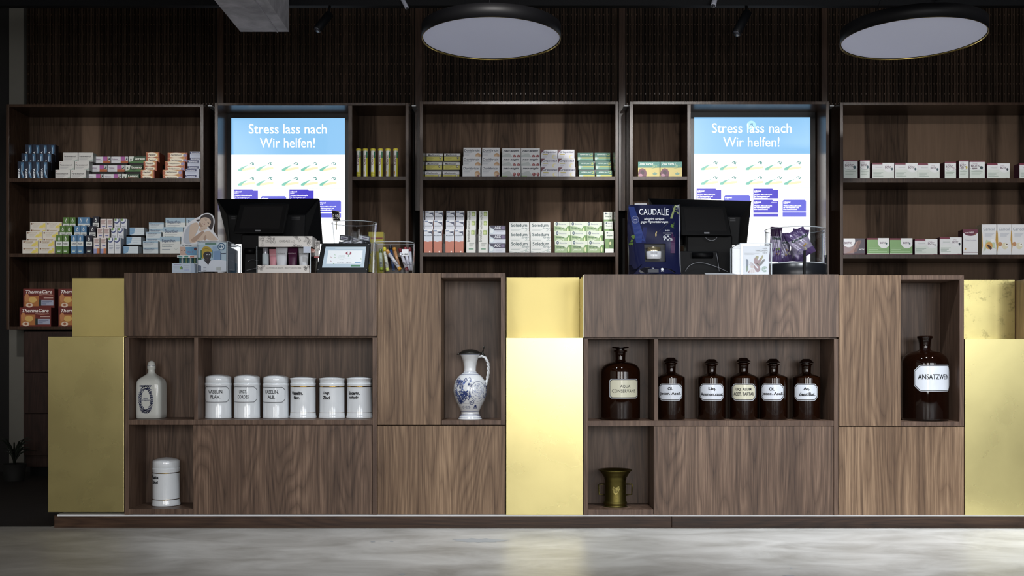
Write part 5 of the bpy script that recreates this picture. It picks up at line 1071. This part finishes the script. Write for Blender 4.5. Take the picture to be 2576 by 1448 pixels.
prod('b', 1545, 1650, 920, 1200, '#b9c4c8', 'small clear bottle with grey cap, leftmost in the floral display', '', '#555555', YA+.03)
prod('t', 1655, 1785, 942, 1200, '#c98a94', 'pink tube, second from left in the floral display', 'CAUDALIE', '#dcb6ba', YA+.03)
prod('t', 1760, 1958, 905, 1200, '#d6d8de', 'large white tube in the middle of the floral display', 'CAUDALÍE', '#4a4a52', YA+.03)
prod('t', 1955, 2120, 908, 1200, '#4a1f3c', 'plum purple tube in the floral display', 'CAUDALIE', '#b9a0b0', YA+.035)
prod('t', 2130, 2300, 915, 1200, '#cfd1d6', 'white tube at the right end of the floral display', 'CAUDALIE', '#4a4a52', YA+.03)
b = MB(); p = C(2215, 905); q = C(2325, 1005); b.box(p[0], q[0], YA-.006, YA-.005, q[1], p[1], ink('#c3cbdc')); tag(b.build('price_card'), 'small blank pale card at the right of the floral display', 'card')
# tablet terminal
C6 = lambda Y: crop(780, 480, 6.582, Y)
Y0_, Y1_ = 4.26, 4.32
P = [C6(Y1_)(190, 865), C6(Y1_)(1000, 865), C6(Y0_)(950, 1330), C6(Y0_)(95, 1330)]
t = thing('payment_tablet', 'black customer tablet with lit screen propped on the counter', 'tablet', ((P[2][0]+P[3][0])/2, Y0_, ZT1))
b = MB(); zb_ = ZT1+.002; A = [(P[3][0], Y0_, zb_), (P[2][0], Y0_, zb_), (P[1][0], Y1_, P[1][1]), (P[0][0], Y1_, P[0][1])]
b.hexa(A, [(x, y+.018, z) for x, y, z in A], BLACK); b.build('tablet_body', t, bevel=.003, fix=True)
def tp(u, v, o=.0012):      # u 0..1 left-right, v 0..1 bottom-top on the tablet face
    L = [A[0][i]*(1-v)+A[3][i]*v for i in range(3)]; R_ = [A[1][i]*(1-v)+A[2][i]*v for i in range(3)]; return (L[0]*(1-u)+R_[0]*u, L[1]*(1-u)+R_[1]*u-o, L[2]*(1-u)+R_[2]*u)
wt = lambda x, y, z: tp(x, z, .0012-y)
s = MB(); GE = lambda h: glow(h, .8)
s.rect(.1, .92, .2, .88, 0, GE('#a9bccb'), wt); s.rect(.1, .92, .8, .86, -.0004, GE('#9fb3c4'), wt); s.rect(.3, .9, .815, .85, -.0006, GE('#c3cdd6'), wt)
s.rect(.17, .86, .32, .76, -.0004, GE('#dde4ea'), wt)
s.ell(.56, .67, .035, .05, -.0008, GE('#8a2a44'), 16, 0, 360, wt); s.ell(.61, .67, .03, .05, -.0008, GE('#8a2a44'), 16, 0, 360, wt); s.ell(.585, .68, .024, .036, -.001, GE('#dde4ea'), 16, 0, 360, wt); s.poly([(.58, .62), (.59, .62), (.59, .55), (.58, .55)], -.0008, GE('#4a8a5a'), wt)
s.text('LANDES', .38, .52, .575, .6, -.0008, GE('#8fa9a4'), 0, 0, wt); s.text('GARTEN', .38, .52, .535, .56, -.0008, GE('#8fa9a4'), 0, 0, wt); s.text('BAYERN', .42, .5, .455, .475, -.0008, GE('#9aa8b0'), 0, 0, wt); s.text('gemeinsam wachsen und leben', .38, .65, .495, .515, -.0008, GE('#9aa8b0'), 0, 0, wt)
s.text('Auf das Leben!', .38, .66, .335, .375, -.0008, GE('#5a5a66'), .02, 0, wt); s.rect(.73, .85, .345, .375, -.0008, GE('#6a93b8'), wt); s.rect(.66, .85, .23, .29, -.0008, GE('#2c6e48'), wt)
for x, z, m in ((.3, .63, '#5a9a5a'), (.31, .55, '#5a9a5a'), (.24, .43, '#8a2a54'), (.83, .5, '#4a9a4a'), (.3, .34, '#4a8a4a'), (.23, .56, '#9a3a4a')): s.poly([(x, z), (x+.012, z-.03), (x+.035, z-.02), (x+.018, z-.015)], -.0008, GE(m), wt)
s.build('tablet_screen', t)
b = MB()
for u, v in ((.03, .96), (.97, .96), (.03, .13), (.97, .13)): b.ell(u, v, .006, .012, 0, ink('#9a9ca0', .3), 12, 0, 360, wt)
b.build('corner_screws', t)
b = MB(); b.prism([(P[3][0]+.01, ZT1), (P[2][0]-.01, ZT1), (P[2][0]-.02, ZT1+.03), (P[3][0]+.02, ZT1+.03)], Y0_+.03, Y0_+.095, BLACKP); b.build('tablet_foot', t)
# tall fluted jar with tins and price sign
YJ = 4.46; X = C6(YJ)(735, 0)[0]; k = YJ/F/6.582; R = 372*k
t = thing('display_jar', 'tall clear fluted jar of small grey tins behind the tablet', 'jar', (X, YJ, ZT1))
def flute(prof, n=72, amp=.02):
    b = MB(); vs = []; fs = []
    for r, z in prof:
        for i in range(n): a = 2*pi*i/n; q = r*(1+amp*cos(12*a)); vs.append((X+q*cos(a), YJ+q*sin(a)*.9, z))
    for j in range(len(prof)-1):
        for i in range(n): fs.append((j*n+i, j*n+(i+1) % n, (j+1)*n+(i+1) % n, (j+1)*n+i))
    b.add(vs, fs, CLEAR, True); return b
zz = lambda c: C6(YJ)(0, c)[1]
flute([(R*.86, ZT1+.012), (R*.87, zz(1150)), (R*.93, zz(800)), (R*.99, zz(545)), (R, zz(535)), (R*.98, zz(535)), (R*.96, zz(560)), (R*.9, zz(800)), (R*.84, ZT1+.014)]).build('glass_wall', t)
MB().lathe([(R*.84, ZT1), (R*.87, ZT1+.002), (R*.87, ZT1+.022), (R*.82, ZT1+.024)], BLACK, X, YJ, 48).build('base_ring', t)
b = MB(); n = 72; rr_ = R*.995; pts = [(X+rr_*(1+.02*cos(12*2*pi*i/n))*cos(2*pi*i/n), YJ+rr_*(1+.02*cos(12*2*pi*i/n))*sin(2*pi*i/n)*.9, zz(535)) for i in range(n+1)]; b.tube(pts, .0012, EDGE, 6); b.build('rim', t)
random.seed(4); tn = 0
for zl, cnt in ((ZT1+.03, 5), (ZT1+.056, 5), (ZT1+.082, 5), (ZT1+.108, 5), (ZT1+.134, 5), (ZT1+.158, 3)):
    for i in range(cnt):
        a = 2*pi*i/cnt+zl*9+3.6; r = R*.45; x = X+r*cos(a); y = YJ+r*sin(a)*.85; b = MB()
        b.box(-.024, .024, -.016, .016, 0, .022, ink('#5c5e66', .3)); b.rect(-.018, .018, .004, .018, -.0165, ink('#c9ccd4')); b.rect(-.02, .02, .019, .021, -.0165, ink('#2a2a30')); b.rect(-.012, .012, .009, .012, -.0169, ink('#6a5a7a'))
        o = b.build('sweet_tin'); o.location = (x, y, zl); o.rotation_euler = (radians(random.uniform(-8, 8)), radians(random.uniform(-25, 10)), radians(random.uniform(-25, 25)))
        tag(o, 'small grey tin piled inside the tall fluted jar', 'tin', 'grey tins piled in the fluted jar')
b = MB(); Yp = YJ-.05; C = C6(Yp); b.prism([C(352, 315), C(480, 335), C(503, 500), C(380, 495)], Yp, Yp+.004, ink('#b0a89e')); b.poly([C(362, 325), C(474, 343), C(494, 492), C(390, 487)], Yp-.0003, BLACK)
p = C(382, 462); q = C(498, 385); b.text('3.95€', p[0], q[0], p[1], q[1], Yp-.0008, ink('#e6e6e6'), .005); b.tube([(C(430, 0)[0], Yp+.008, C(0, 495)[1]), (C(428, 0)[0], Yp+.012, C(0, 640)[1])], .002, ink('#8a7a4a', .3), 6)
tag(b.build('price_sign'), 'small chalkboard price sign reading 3.95€ clipped on the fluted jar', 'price sign')
# yellow box behind
C = C6(4.62); p0 = C(1080, 870); p1 = C(1215, 680); b = MB(); b.box(p0[0]-.03, p1[0], 4.62, 4.66, ZT1, p1[1], ink('#cdbc3c')); b.rect(p0[0]-.02, p1[0]-.003, C(0, 800)[1], C(0, 770)[1], 4.6195, ink('#a8584a')); b.rect(p0[0]-.03, p1[0], C(0, 1000)[1], C(0, 865)[1], 4.6193, ink('#c9b9a0'))
b.text('HOLUNDER', C(1085, 0)[0], C(1190, 0)[0], C(0, 797)[1], C(0, 773)[1], 4.6188, ink('#7a2a2a'), .02)
tag(b.build('medicine_box'), 'yellow box standing behind the jar and the tube cup', 'box')
# cup of coloured tubes
YU2 = 4.33; C = C6(YU2); X0 = C(1070, 0)[0]; X1 = C(1725, 0)[0]; zt_ = C(0, 865)[1]; Xc = (X0+X1)/2; R = (X1-X0)/2
t = thing('display_cup', 'clear oval acrylic cup at the right end of the left counter', 'cup', (Xc, YU2, ZT1))
b = MB(); b.lathe([(R*.97, ZT1), (R*.98, ZT1+.01), (R, zt_), (R*.97, zt_), (R*.95, ZT1+.006), (0, ZT1+.006)], CLEAR, 0, 0, 48, True, 3.5, 1, .68)
o = b.build('cup_wall', t); o.matrix_parent_inverse = Matrix.Identity(4); o.location = (0, .0, -ZT1)
e = MB(); e.tube([(R*(abs(cos(a))**3.5+abs(sin(a))**3.5)**(-1/3.5)*cos(a), .68*R*(abs(cos(a))**3.5+abs(sin(a))**3.5)**(-1/3.5)*sin(a), zt_) for a in [2*pi*i/48 for i in range(49)]], .0013, EDGE, 6)
o = e.build('rim', t); o.matrix_parent_inverse = Matrix.Identity(4); o.location = (0, 0, -ZT1)
def stick(ax, ay, bx, by, yo, cap, body, nm, foot=None):
    Y = YU2+yo; A = Vector((C6(Y)(ax, ay)[0], Y+.01, C6(Y)(ax, ay)[1])); B = Vector((C6(Y)(bx, by)[0], Y-.01, max(C6(Y)(bx, by)[1], ZT1+.013))); d = (B-A).normalized(); r = .0075
    t = thing('snack_tube', nm, 'tube', (B.x, B.y, ZT1+.007), 'coloured tubes in the clear cup')
    L = (B-A).length; MB().tube([A+d*L*.18, B-d*(L*.12 if foot else 0)], r*.92, ink(body, .3), 14).build('tube_body', t)
    MB().tube([A, A+d*.002, A+d*L*.18], [r*.8, r, r], ink(cap, .35), 14).build('cap', t)
    if foot: MB().tube([B-d*L*.12, B], r, ink(foot, .35), 14).build('foot', t)
    b = MB(); m = (A+B)/2; u = Vector((d.z, 0, -d.x)); 
    for i in range(3):
        c0 = m+d*(.006*i+L*.12)-Vector((0, r*1.05, 0)); b.add([c0-u*.0045, c0+u*.0045, c0+u*.0045+d*.0022, c0-u*.0045+d*.0022], [(0, 1, 2, 3)], ink('#4a4a58'))
    b.build('small_print', t)
stick(1225, 930, 1290, 1330, -.015, '#d9c93c', '#dcdccb', 'yellow-capped tube with lime foot, left in the clear cup', '#c9d05a')
stick(1160, 960, 1190, 1320, 0, '#5f6e2c', '#a9b0a0', 'dark olive tube at the left wall of the clear cup', '#8a9a2c')
stick(1265, 975, 1500, 1310, -.03, '#d9a05a', '#dcd8dc', 'orange-capped tube leaning right across the clear cup', '#d9a03c')
stick(1385, 935, 1480, 1260, .015, '#c98a34', '#c08a5c', 'orange tube behind the leaning ones in the clear cup')
stick(1320, 900, 1390, 1320, .03, '#20242e', '#28406e', 'dark blue tube at the back of the clear cup')
stick(1480, 950, 1610, 1320, -.015, '#6e2028', '#d3d0d8', 'red-capped white tube, left of the three red-capped ones', '#6e2028')
stick(1570, 930, 1640, 1320, .005, '#8a242c', '#cfccd6', 'red-capped white tube, middle of the three red-capped ones')
stick(1645, 935, 1680, 1320, .02, '#7a2630', '#c3c3cc', 'red-capped white tube, right of the three red-capped ones')
b = MB(); p = C(1545, 990); q = C(1655, 1100); b.box(p[0], q[0], YU2-.0605, YU2-.0595, q[1], p[1], WHITE); b.text('1,50', C(1555, 0)[0], C(1645, 0)[0], C(0, 1090)[1], C(0, 1060)[1], YU2-.0609, TXT, .03); tag(b.build('price_card'), 'white price card on the front of the clear tube cup', 'card')
# ---------------------------------------------------------------- things on the right counter
YP = 4.26; C = CR(YP)
t = thing('foil_display_pack', 'large glossy dark blue cosmetics display pack with window and cream jar', 'display', (WX(1648, YP), YP, ZT2))
x0, _ = C(140, 0); x1, _ = C(962, 0); z1 = C(0, 200)[1]; z0 = ZT2+.006
# foil skin: gently pillowed sheet around a shallow block
FO = ink('#1b1f42', .18, .2, .5); n = 24; m_ = 30; b = MB(); vs = []; fs = []
def fy(u, v):
    e = min(u, 1-u); p_ = (1-(2*u-1)**4)
    return YP+.006+.036*v-.030*p_*(.55+.45*(1-v))+.006*sin(u*17+v*6)*(1-p_)-.003*sin(v*9+u*3)
for j in range(m_+1):
    for i in range(n+1):
        u = i/n; v = j/m_; wv = .004*sin(v*7); vs.append((x0+(x1-x0)*u+wv*(1 if u < .5 else -1)*(abs(2*u-1)), fy(u, v), z0+(z1-z0)*v))
for j in range(m_):
    for i in range(n):
        u = (i+.5)/n; v = (j+.5)/m_
        if .29 < u < .70 and .175 < v < .425: continue
        fs.append((j*(n+1)+i, j*(n+1)+i+1, (j+1)*(n+1)+i+1, (j+1)*(n+1)+i))
b.add(vs, fs, FO, True)
on = lambda x, y, z: (x0+(x1-x0)*x, fy(x, z)-.0012+y, z0+(z1-z0)*z)
GR = ink('#5f7a3c', .25, .1, .5); GL = ink('#8f9a6a', .25, .1, .5); VI = ink('#4a2c50', .2, .2, .5); PEA = ink('#c9a06a', .25, .1, .5); BB = ink('#3a4a8c', .16, .35, .5); SHI = ink('#a9b0c4', .12, .5, .5)
def fp(pts, m, dy=0):      # crop coordinates -> uv
    P = [(min(max((a-140)/822, .004), .996), min(1-(c-200)/1085, .996)) for a, c in (soft(pts) if len(pts) > 4 else pts)]; b.poly(P, dy, m, on)
def strip(x_a, y_a, x_b, y_b, w0, w1, m, dy=0, n=8):
    for i in range(n):
        f0 = i/n; f1 = (i+1)/n; ax = x_a+(x_b-x_a)*f0; bx = x_a+(x_b-x_a)*f1; ay = y_a+(y_b-y_a)*f0; by = y_a+(y_b-y_a)*f1; wa = w0+(w1-w0)*f0; wb = w0+(w1-w0)*f1
        fp([(ax-wa/2, ay), (ax+wa/2, ay), (bx+wb/2, by), (bx-wb/2, by)], m, dy)
strip(190, 230, 330, 800, 90, 150, BB)
strip(370, 800, 400, 560, 60, 60, ink('#2b3266', .16, .3, .5))
random.seed(9)
for i in range(9): a = random.uniform(-.6, 1.2); cx, cy = 880+random.uniform(-60, 60), 235+random.uniform(-30, 60); fp([(cx, cy), (cx+50*cos(a), cy+22*sin(a)+10), (cx+75*cos(a), cy+60*sin(a)), (cx+30*cos(a), cy+40*sin(a)+14)], random.choice((GR, GL)), -.0003)
for i in range(4): cx, cy = 850+random.uniform(-30, 30), 510+random.uniform(-50, 60); fp([(cx, cy), (cx+40, cy+20), (cx+20, cy+60), (cx-20, cy+40)], GR, -.0003)
fp([(880, 520), (910, 470), (955, 460), (955, 640), (915, 610), (885, 570)], PEA, -.0005)
strip(850, 640, 830, 960, 60, 70, VI)
for i in range(7): cx, cy = 190+random.uniform(-30, 30), random.uniform(640, 900); fp([(cx, cy), (cx+26, cy+12), (cx+10, cy+50), (cx-18, cy+30)], random.choice((GR, ink('#2f4a34', .25, .1, .5))), -.0002)
strip(900, 200, 820, 420, 24, 40, GL, -.0004)
strip(800, 470, 590, 640, 10, 3, ink('#2a2a2e'), -.0006); fp([(590, 625), (560, 640), (555, 690), (565, 712), (580, 690), (575, 655)], ink('#c9b47a', .2), -.0007)
strip(240, 1140, 180, 1280, 200, 60, ink('#0f1020', .2, .3)); fp([(250, 1285), (330, 1180), (560, 1195), (780, 1200), (930, 1285)], ink('#0c0d18', .2, .3), -.0002)
WT = ink('#e6e8ee', .35)
def ft(s, xa, xb, ya, yb, bold=0, sh=0, m=None): b.text(s, (xa-140)/822, (xb-140)/822, 1-(yb-200)/1085, 1-(ya-200)/1085, -.0012, m or WT, bold, sh, on)
ft('CAUDALÍE', 310, 782, 245, 365, .004); ft('PARIS', 690, 780, 362, 374); ft('Natürlich wirksam', 385, 705, 412, 448, .01, .3); ft('gegen Pigmentstörungen', 330, 765, 455, 505, .01, .3)
ft('NEU', 722, 785, 603, 625); ft('INHALTSSTOFFE', 680, 830, 645, 658); ft('NATÜRLICH', 715, 798, 668, 678); ft('90', 680, 782, 692, 765); ft('%', 785, 828, 728, 765); ft('4PS', 222, 272, 428, 450)
for r in (56, 50, 32): b.line([((248+r*cos(2*pi*i/28)-140)/822, 1-(438+r*sin(2*pi*i/28)-200)/1085) for i in range(29)], .0035, -.001, ink('#8a90b0', .3), on)
fp([(425, 1215), (595, 1215), (595, 1265), (425, 1265)], ink('#3a3c44'), -.001); ft('75', 488, 525, 1195, 1212); b.ell((653-140)/822, 1-(1215-200)/1085, .026, .018, -.0012, WT, 16, 0, 360, on); ft('BIO', 632, 680, 1236, 1252)
b.build('foil_front', t)
b = MB(); A = [(x0+.004, YP+.023, ZT2+.0045), (x1-.004, YP+.023, ZT2+.0045), (x1-.004, YP+.058, z1-.004), (x0+.004, YP+.058, z1-.004)]; b.hexa(A, [(x, y+.045, z) for x, y, z in A], ink('#171a36', .35)); b.build('pack_body', t)
b = MB(); a = C(375, 1110); c_ = C(722, 808); b.box(a[0], c_[0], YP+.016, YP+.0225, a[1], c_[1], ink('#2b2d33', .5)); b.build('window_recess', t)
b = MB(); e = C(962, 190); A = [(x1-.003, YP+.004, ZT2+.0045), (x1, YP+.004, ZT2+.0045), (x1, YP+.040, e[1]), (x1-.003, YP+.040, e[1])]; b.hexa(A, [(x, y+.015, z) for x, y, z in A], ink('#b9bcc8', .3, .4)); b.build('side_edge', t)
# cream jar in the window
Yj = YP-.022; Cj = CR(Yj); a = Cj(420, 1075); c_ = Cj(658, 890); X = (a[0]+c_[0])/2; w = (c_[0]-a[0])/2; z0j = a[1]
j = MB(); j.lathe([(w*.9, z0j), (w, z0j+.003), (w, Cj(0, 955)[1]), (w*.96, Cj(0, 952)[1])], ink('#c9cbd0', .2, 0, .5), X, Yj+.012, 32, True, 0, 1, .5); p = Cj(485, 990); q = Cj(588, 970); j.text('CAUDALÍE', p[0], q[0], p[1], q[1], Yj+.012-w*.505, TXT); j.build('cream_jar', t, label='small white cream jar')
j = MB(); zc = Cj(0, 948)[1]; j.lathe([(w*.9, zc), (w*.9, c_[1]), (w*.85, c_[1]+.001)], ink('#d9c9a0', .15, .9), X, Yj+.012, 32, True, 0, 1, .5); j.build('jar_lid', t, label='shiny metal lid')
b = MB(); p0 = CR(4.40)(230, 215); p1 = CR(4.40)(425, 183); b.box(p0[0], p1[0], 4.40, 4.404, ZT2, p1[1]-.004, ink('#e4e4e8')); tag(b.build('white_card'), 'white card peeking over the top of the foil display pack', 'card')
# hand-print donation box
YA = 4.29; CB = lambda Y: crop(1840, 540, 8.518, Y); C = CB(YA); a = C(188, 0); c_ = C(862, 608)
t = thing('donation_box', 'clear acrylic donation box with card showing hands and the words WIR MACHEN MIT', 'box', ((a[0]+c_[0])/2, YA, ZT2))
acrylic(t, a[0], c_[0], YA, YA+.19, ZT2, c_[1])
Ya = YA+.005; C = CB(Ya); b = MB(); p = C(243, 1262); q = C(800, 660); b.box(p[0], q[0], Ya, Ya+.001, ZT2+.004, q[1], WHITE); y = Ya-.0004; DG = ink('#5a5c60')
def tx(s, xa, xb, ya, yb, m=DG, bo=.0): p = C(xa, yb); q = C(xb, ya); b.text(s, p[0], q[0], p[1], q[1], y, m, bo)
tx('WIR', 665, 770, 705, 738); tx('MACHEN', 520, 770, 752, 785); tx('MIT', 672, 768, 805, 838); tx('GEMEINSAM HELFEN UNTERWEGS', 280, 600, 815, 828, ink('#8f9298')); tx('PATENSCHAFT', 280, 490, 845, 858, ink('#8f9298'))
def pg(pts, m, dy=0): b.poly([C(*p) for p in soft(pts, 3 if len(pts) > 4 else 2)], y-dy, m)
RO = ink('#a38688'); OL = ink('#a9a07a'); GY = ink('#83807e')
pg([(305, 940), (345, 950), (370, 1000), (355, 1100), (350, 1200), (325, 1240), (310, 1150), (320, 1050)], ink('#7f8896')); pg([(312, 1100), (352, 1090), (350, 1200), (322, 1232)], ink('#84947e'), .0002)
pg([(470, 980), (500, 915), (540, 900), (565, 960), (560, 1040), (620, 1120), (615, 1200), (560, 1235), (520, 1210), (480, 1120), (490, 1060)], RO)
pg([(500, 930), (525, 880), (590, 880), (570, 960)], OL, .0002)
pg([(520, 1040), (560, 1000), (640, 900), (660, 860), (680, 875), (670, 930), (600, 1040), (580, 1080)], OL); pg([(530, 1030), (560, 1000), (610, 930), (640, 960), (580, 1070)], RO, .0002)
pg([(570, 1070), (640, 1000), (690, 945), (730, 950), (690, 1020), (610, 1110)], GY); pg([(470, 1040), (500, 1050), (590, 1150), (540, 1150)], WHITE, .0004)
for i, q_ in enumerate(((375, 1060, 430, 1090), (385, 1030, 440, 1080), (405, 1015, 450, 1075), (430, 1015, 462, 1075), (450, 1030, 480, 1090))): p0 = C(q_[0], q_[1]); p1 = C(q_[2], q_[3]); b.line([p0, p1], .0012, y, RO)
pg([(410, 1085), (475, 1080), (500, 1130), (450, 1150), (400, 1130)], ink('#d9c9c4')); pg([(345, 1240), (390, 1170), (480, 1150), (520, 1210), (500, 1255), (345, 1255)], ink('#e6dedb')); pg([(350, 1250), (380, 1190), (395, 1200), (375, 1250)], RO, .0002)
b.line([C(430, 1180), C(432, 1250)], .0008, y-.0003, RO); b.line([C(465, 1175), C(470, 1245)], .0008, y-.0003, RO)
for r in (58, 46, 30): b.line([C(710+r*cos(radians(i*12)), 1165+r*sin(radians(i*12))) for i in range(3, 29)], .0016, y, ink('#8fae9a'))
pg([(690, 1130), (730, 1140), (720, 1180), (700, 1170)], ink('#9ab8a4')); pg([(715, 1190), (745, 1185), (735, 1215)], ink('#9ab8a4'))
b.build('printed_card', t)
b = MB(); random.seed(2)
for i in range(9): x, z = CB(4.36)(random.uniform(200, 240), random.uniform(1100, 1240)); b.lathe([(0, ZT2+.004), (.009, ZT2+.004), (.009, ZT2+.006), (0, ZT2+.006)], ink('#a88f5a', .3, .8), CB(4.36)(random.uniform(220, 820), 0)[0], 4.33+random.uniform(0, .11), 16)
b.build('coins', t)
# round clear bowl of sweet bags
YB2 = 4.52; X = CB(YB2)(1358, 0)[0]; k = YB2/F/8.518; R = 640*k; zz = lambda c: CB(YB2)(0, c)[1]
t = thing('round_display_bowl', 'round clear bowl on a black base full of purple bags', 'bowl', (X, YB2, ZT2))
MB().lathe([(R*1.04, ZT2), (R*1.05, ZT2+.002), (R*1.05, zz(1105)), (R*1.01, zz(1085)), (R*.5, zz(1080)), (0, zz(1080))], ink('#1a1c20', .3), X, YB2, 64).build('base', t, label='black base')
MB().lathe([(R*.99, zz(1080)), (R, zz(1060)), (R, zz(330)), (R*.975, zz(330)), (R*.975, zz(1040)), (0, zz(1040))], CLEAR, X, YB2, 72).build('glass_wall', t)
b = MB(); b.tube([(X+R*.99*cos(a), YB2+R*.99*sin(a), zz(330)) for a in [2*pi*i/64 for i in range(65)]], .0016, EDGE, 6); b.tube([(X+R*1.0*cos(a), YB2+R*1.0*sin(a), zz(1072)) for a in [2*pi*i/64 for i in range(65)]], .0022, EDGE, 6); b.build('rim', t)
b = MB()
for xc, ztp in ((1536, 780), (2028, 860)):
    p = CB(4.40 if xc < 1600 else 4.5)(xc, ztp); Yp = 4.375 if xc < 1600 else 4.5; b.box(p[0]-.0045, p[0]+.0045, Yp, Yp+.008, ZT2, p[1], BLACK)
b.build('upright_bar', t)
def sweetbag(cx, cy, w, h, rot, Y, lab, seed, full=True):
    random.seed(seed); n, m2 = 14, 18; b = MB(); PU = ink('#6a5488', .25, .1, .5); PD = ink('#3d2348', .25, .1, .5); LI = ink('#b3a8c2', .25, .1, .5)
    def S_(u, v, s):
        pin = sin(pi*min(max(v, .0), 1))**.45; e = (1-(2*u-1)**2)**.6 if 0 < u < 1 else 0
        return ((u-.5)*w*(1-.05*sin(pi*v)), s*.5*.34*w*pin*e+.003*sin(u*19+v*13+seed), (v)*h)
    for s in (-1, 1):
        vs = [S_(i/n, j/m2, s) for j in range(m2+1) for i in range(n+1)]
        for band, mm in (((0, 4), PU), ((4, 7), LI if full else PU), ((7, 13), LI), ((13, m2), PD if not full else PU)):
            fs = []
            for j in range(*band):
                for i in range(n): fs.append((j*(n+1)+i, j*(n+1)+i+1, (j+1)*(n+1)+i+1, (j+1)*(n+1)+i)[::1 if s < 0 else -1])
            b.add(vs, fs, mm, True)
    f = lambda x, y, z: (lambda q: (q[0], q[1]-.0012+y, q[2]))(S_(x, z, -1))
    GN = ink('#1f4a34'); b.text('Em-eukal', .14, .92, .62, .72, 0, GN, .03, 0, f)
    b.text('Husten', .3, .62, .54, .59, 0, ink('#5a6a5a'), 0, 0, f)
    b.ell(.3, .22, .17, .1, -.0003, ink('#8a7ab0', .25), 20, 0, 360, f); b.ell(.3, .22, .14, .08, -.0006, LI, 20, 0, 360, f)
    for i in range(8): a = random.uniform(0, 6.3); px, pz = .68+.14*cos(a), .3+.1*sin(a); b.ell(px, pz, .055, .035, -.0004-.0001*i, ink(random.choice(('#7f9a4a', '#c9a04a', '#5a3a7a', '#d9cfc0'))), 10, 0, 360, f)
    b.poly([(.0, .94), (1, .94), (1, .96), (0, .96)], -.0002, PD, f)
    o = b.build('sweet_bag'); p = CB(Y)(cx, cy); o.location = (p[0], Y, max(p[1], zz(1030))); o.rotation_euler = (0, radians(rot), 0); tag(o, lab, 'sweet bag', 'purple sweet bags in the round bowl'); return o
sweetbag(930, 1010, 260*k, 740*k, 3, 4.47, 'grey and purple sweet bag standing highest at the bowl\'s left', 1, False)
sweetbag(1150, 1010, 300*k, 620*k, -6, 4.52, 'darker purple sweet bag between two others in the bowl', 2)
sweetbag(1610, 880, 450*k, 600*k, -27, 4.47, 'big lilac sweet bag leaning left at the front of the bowl', 3)
sweetbag(1420, 1005, 360*k, 710*k, 6, 4.575, 'purple sweet bag at the back of the bowl', 4)
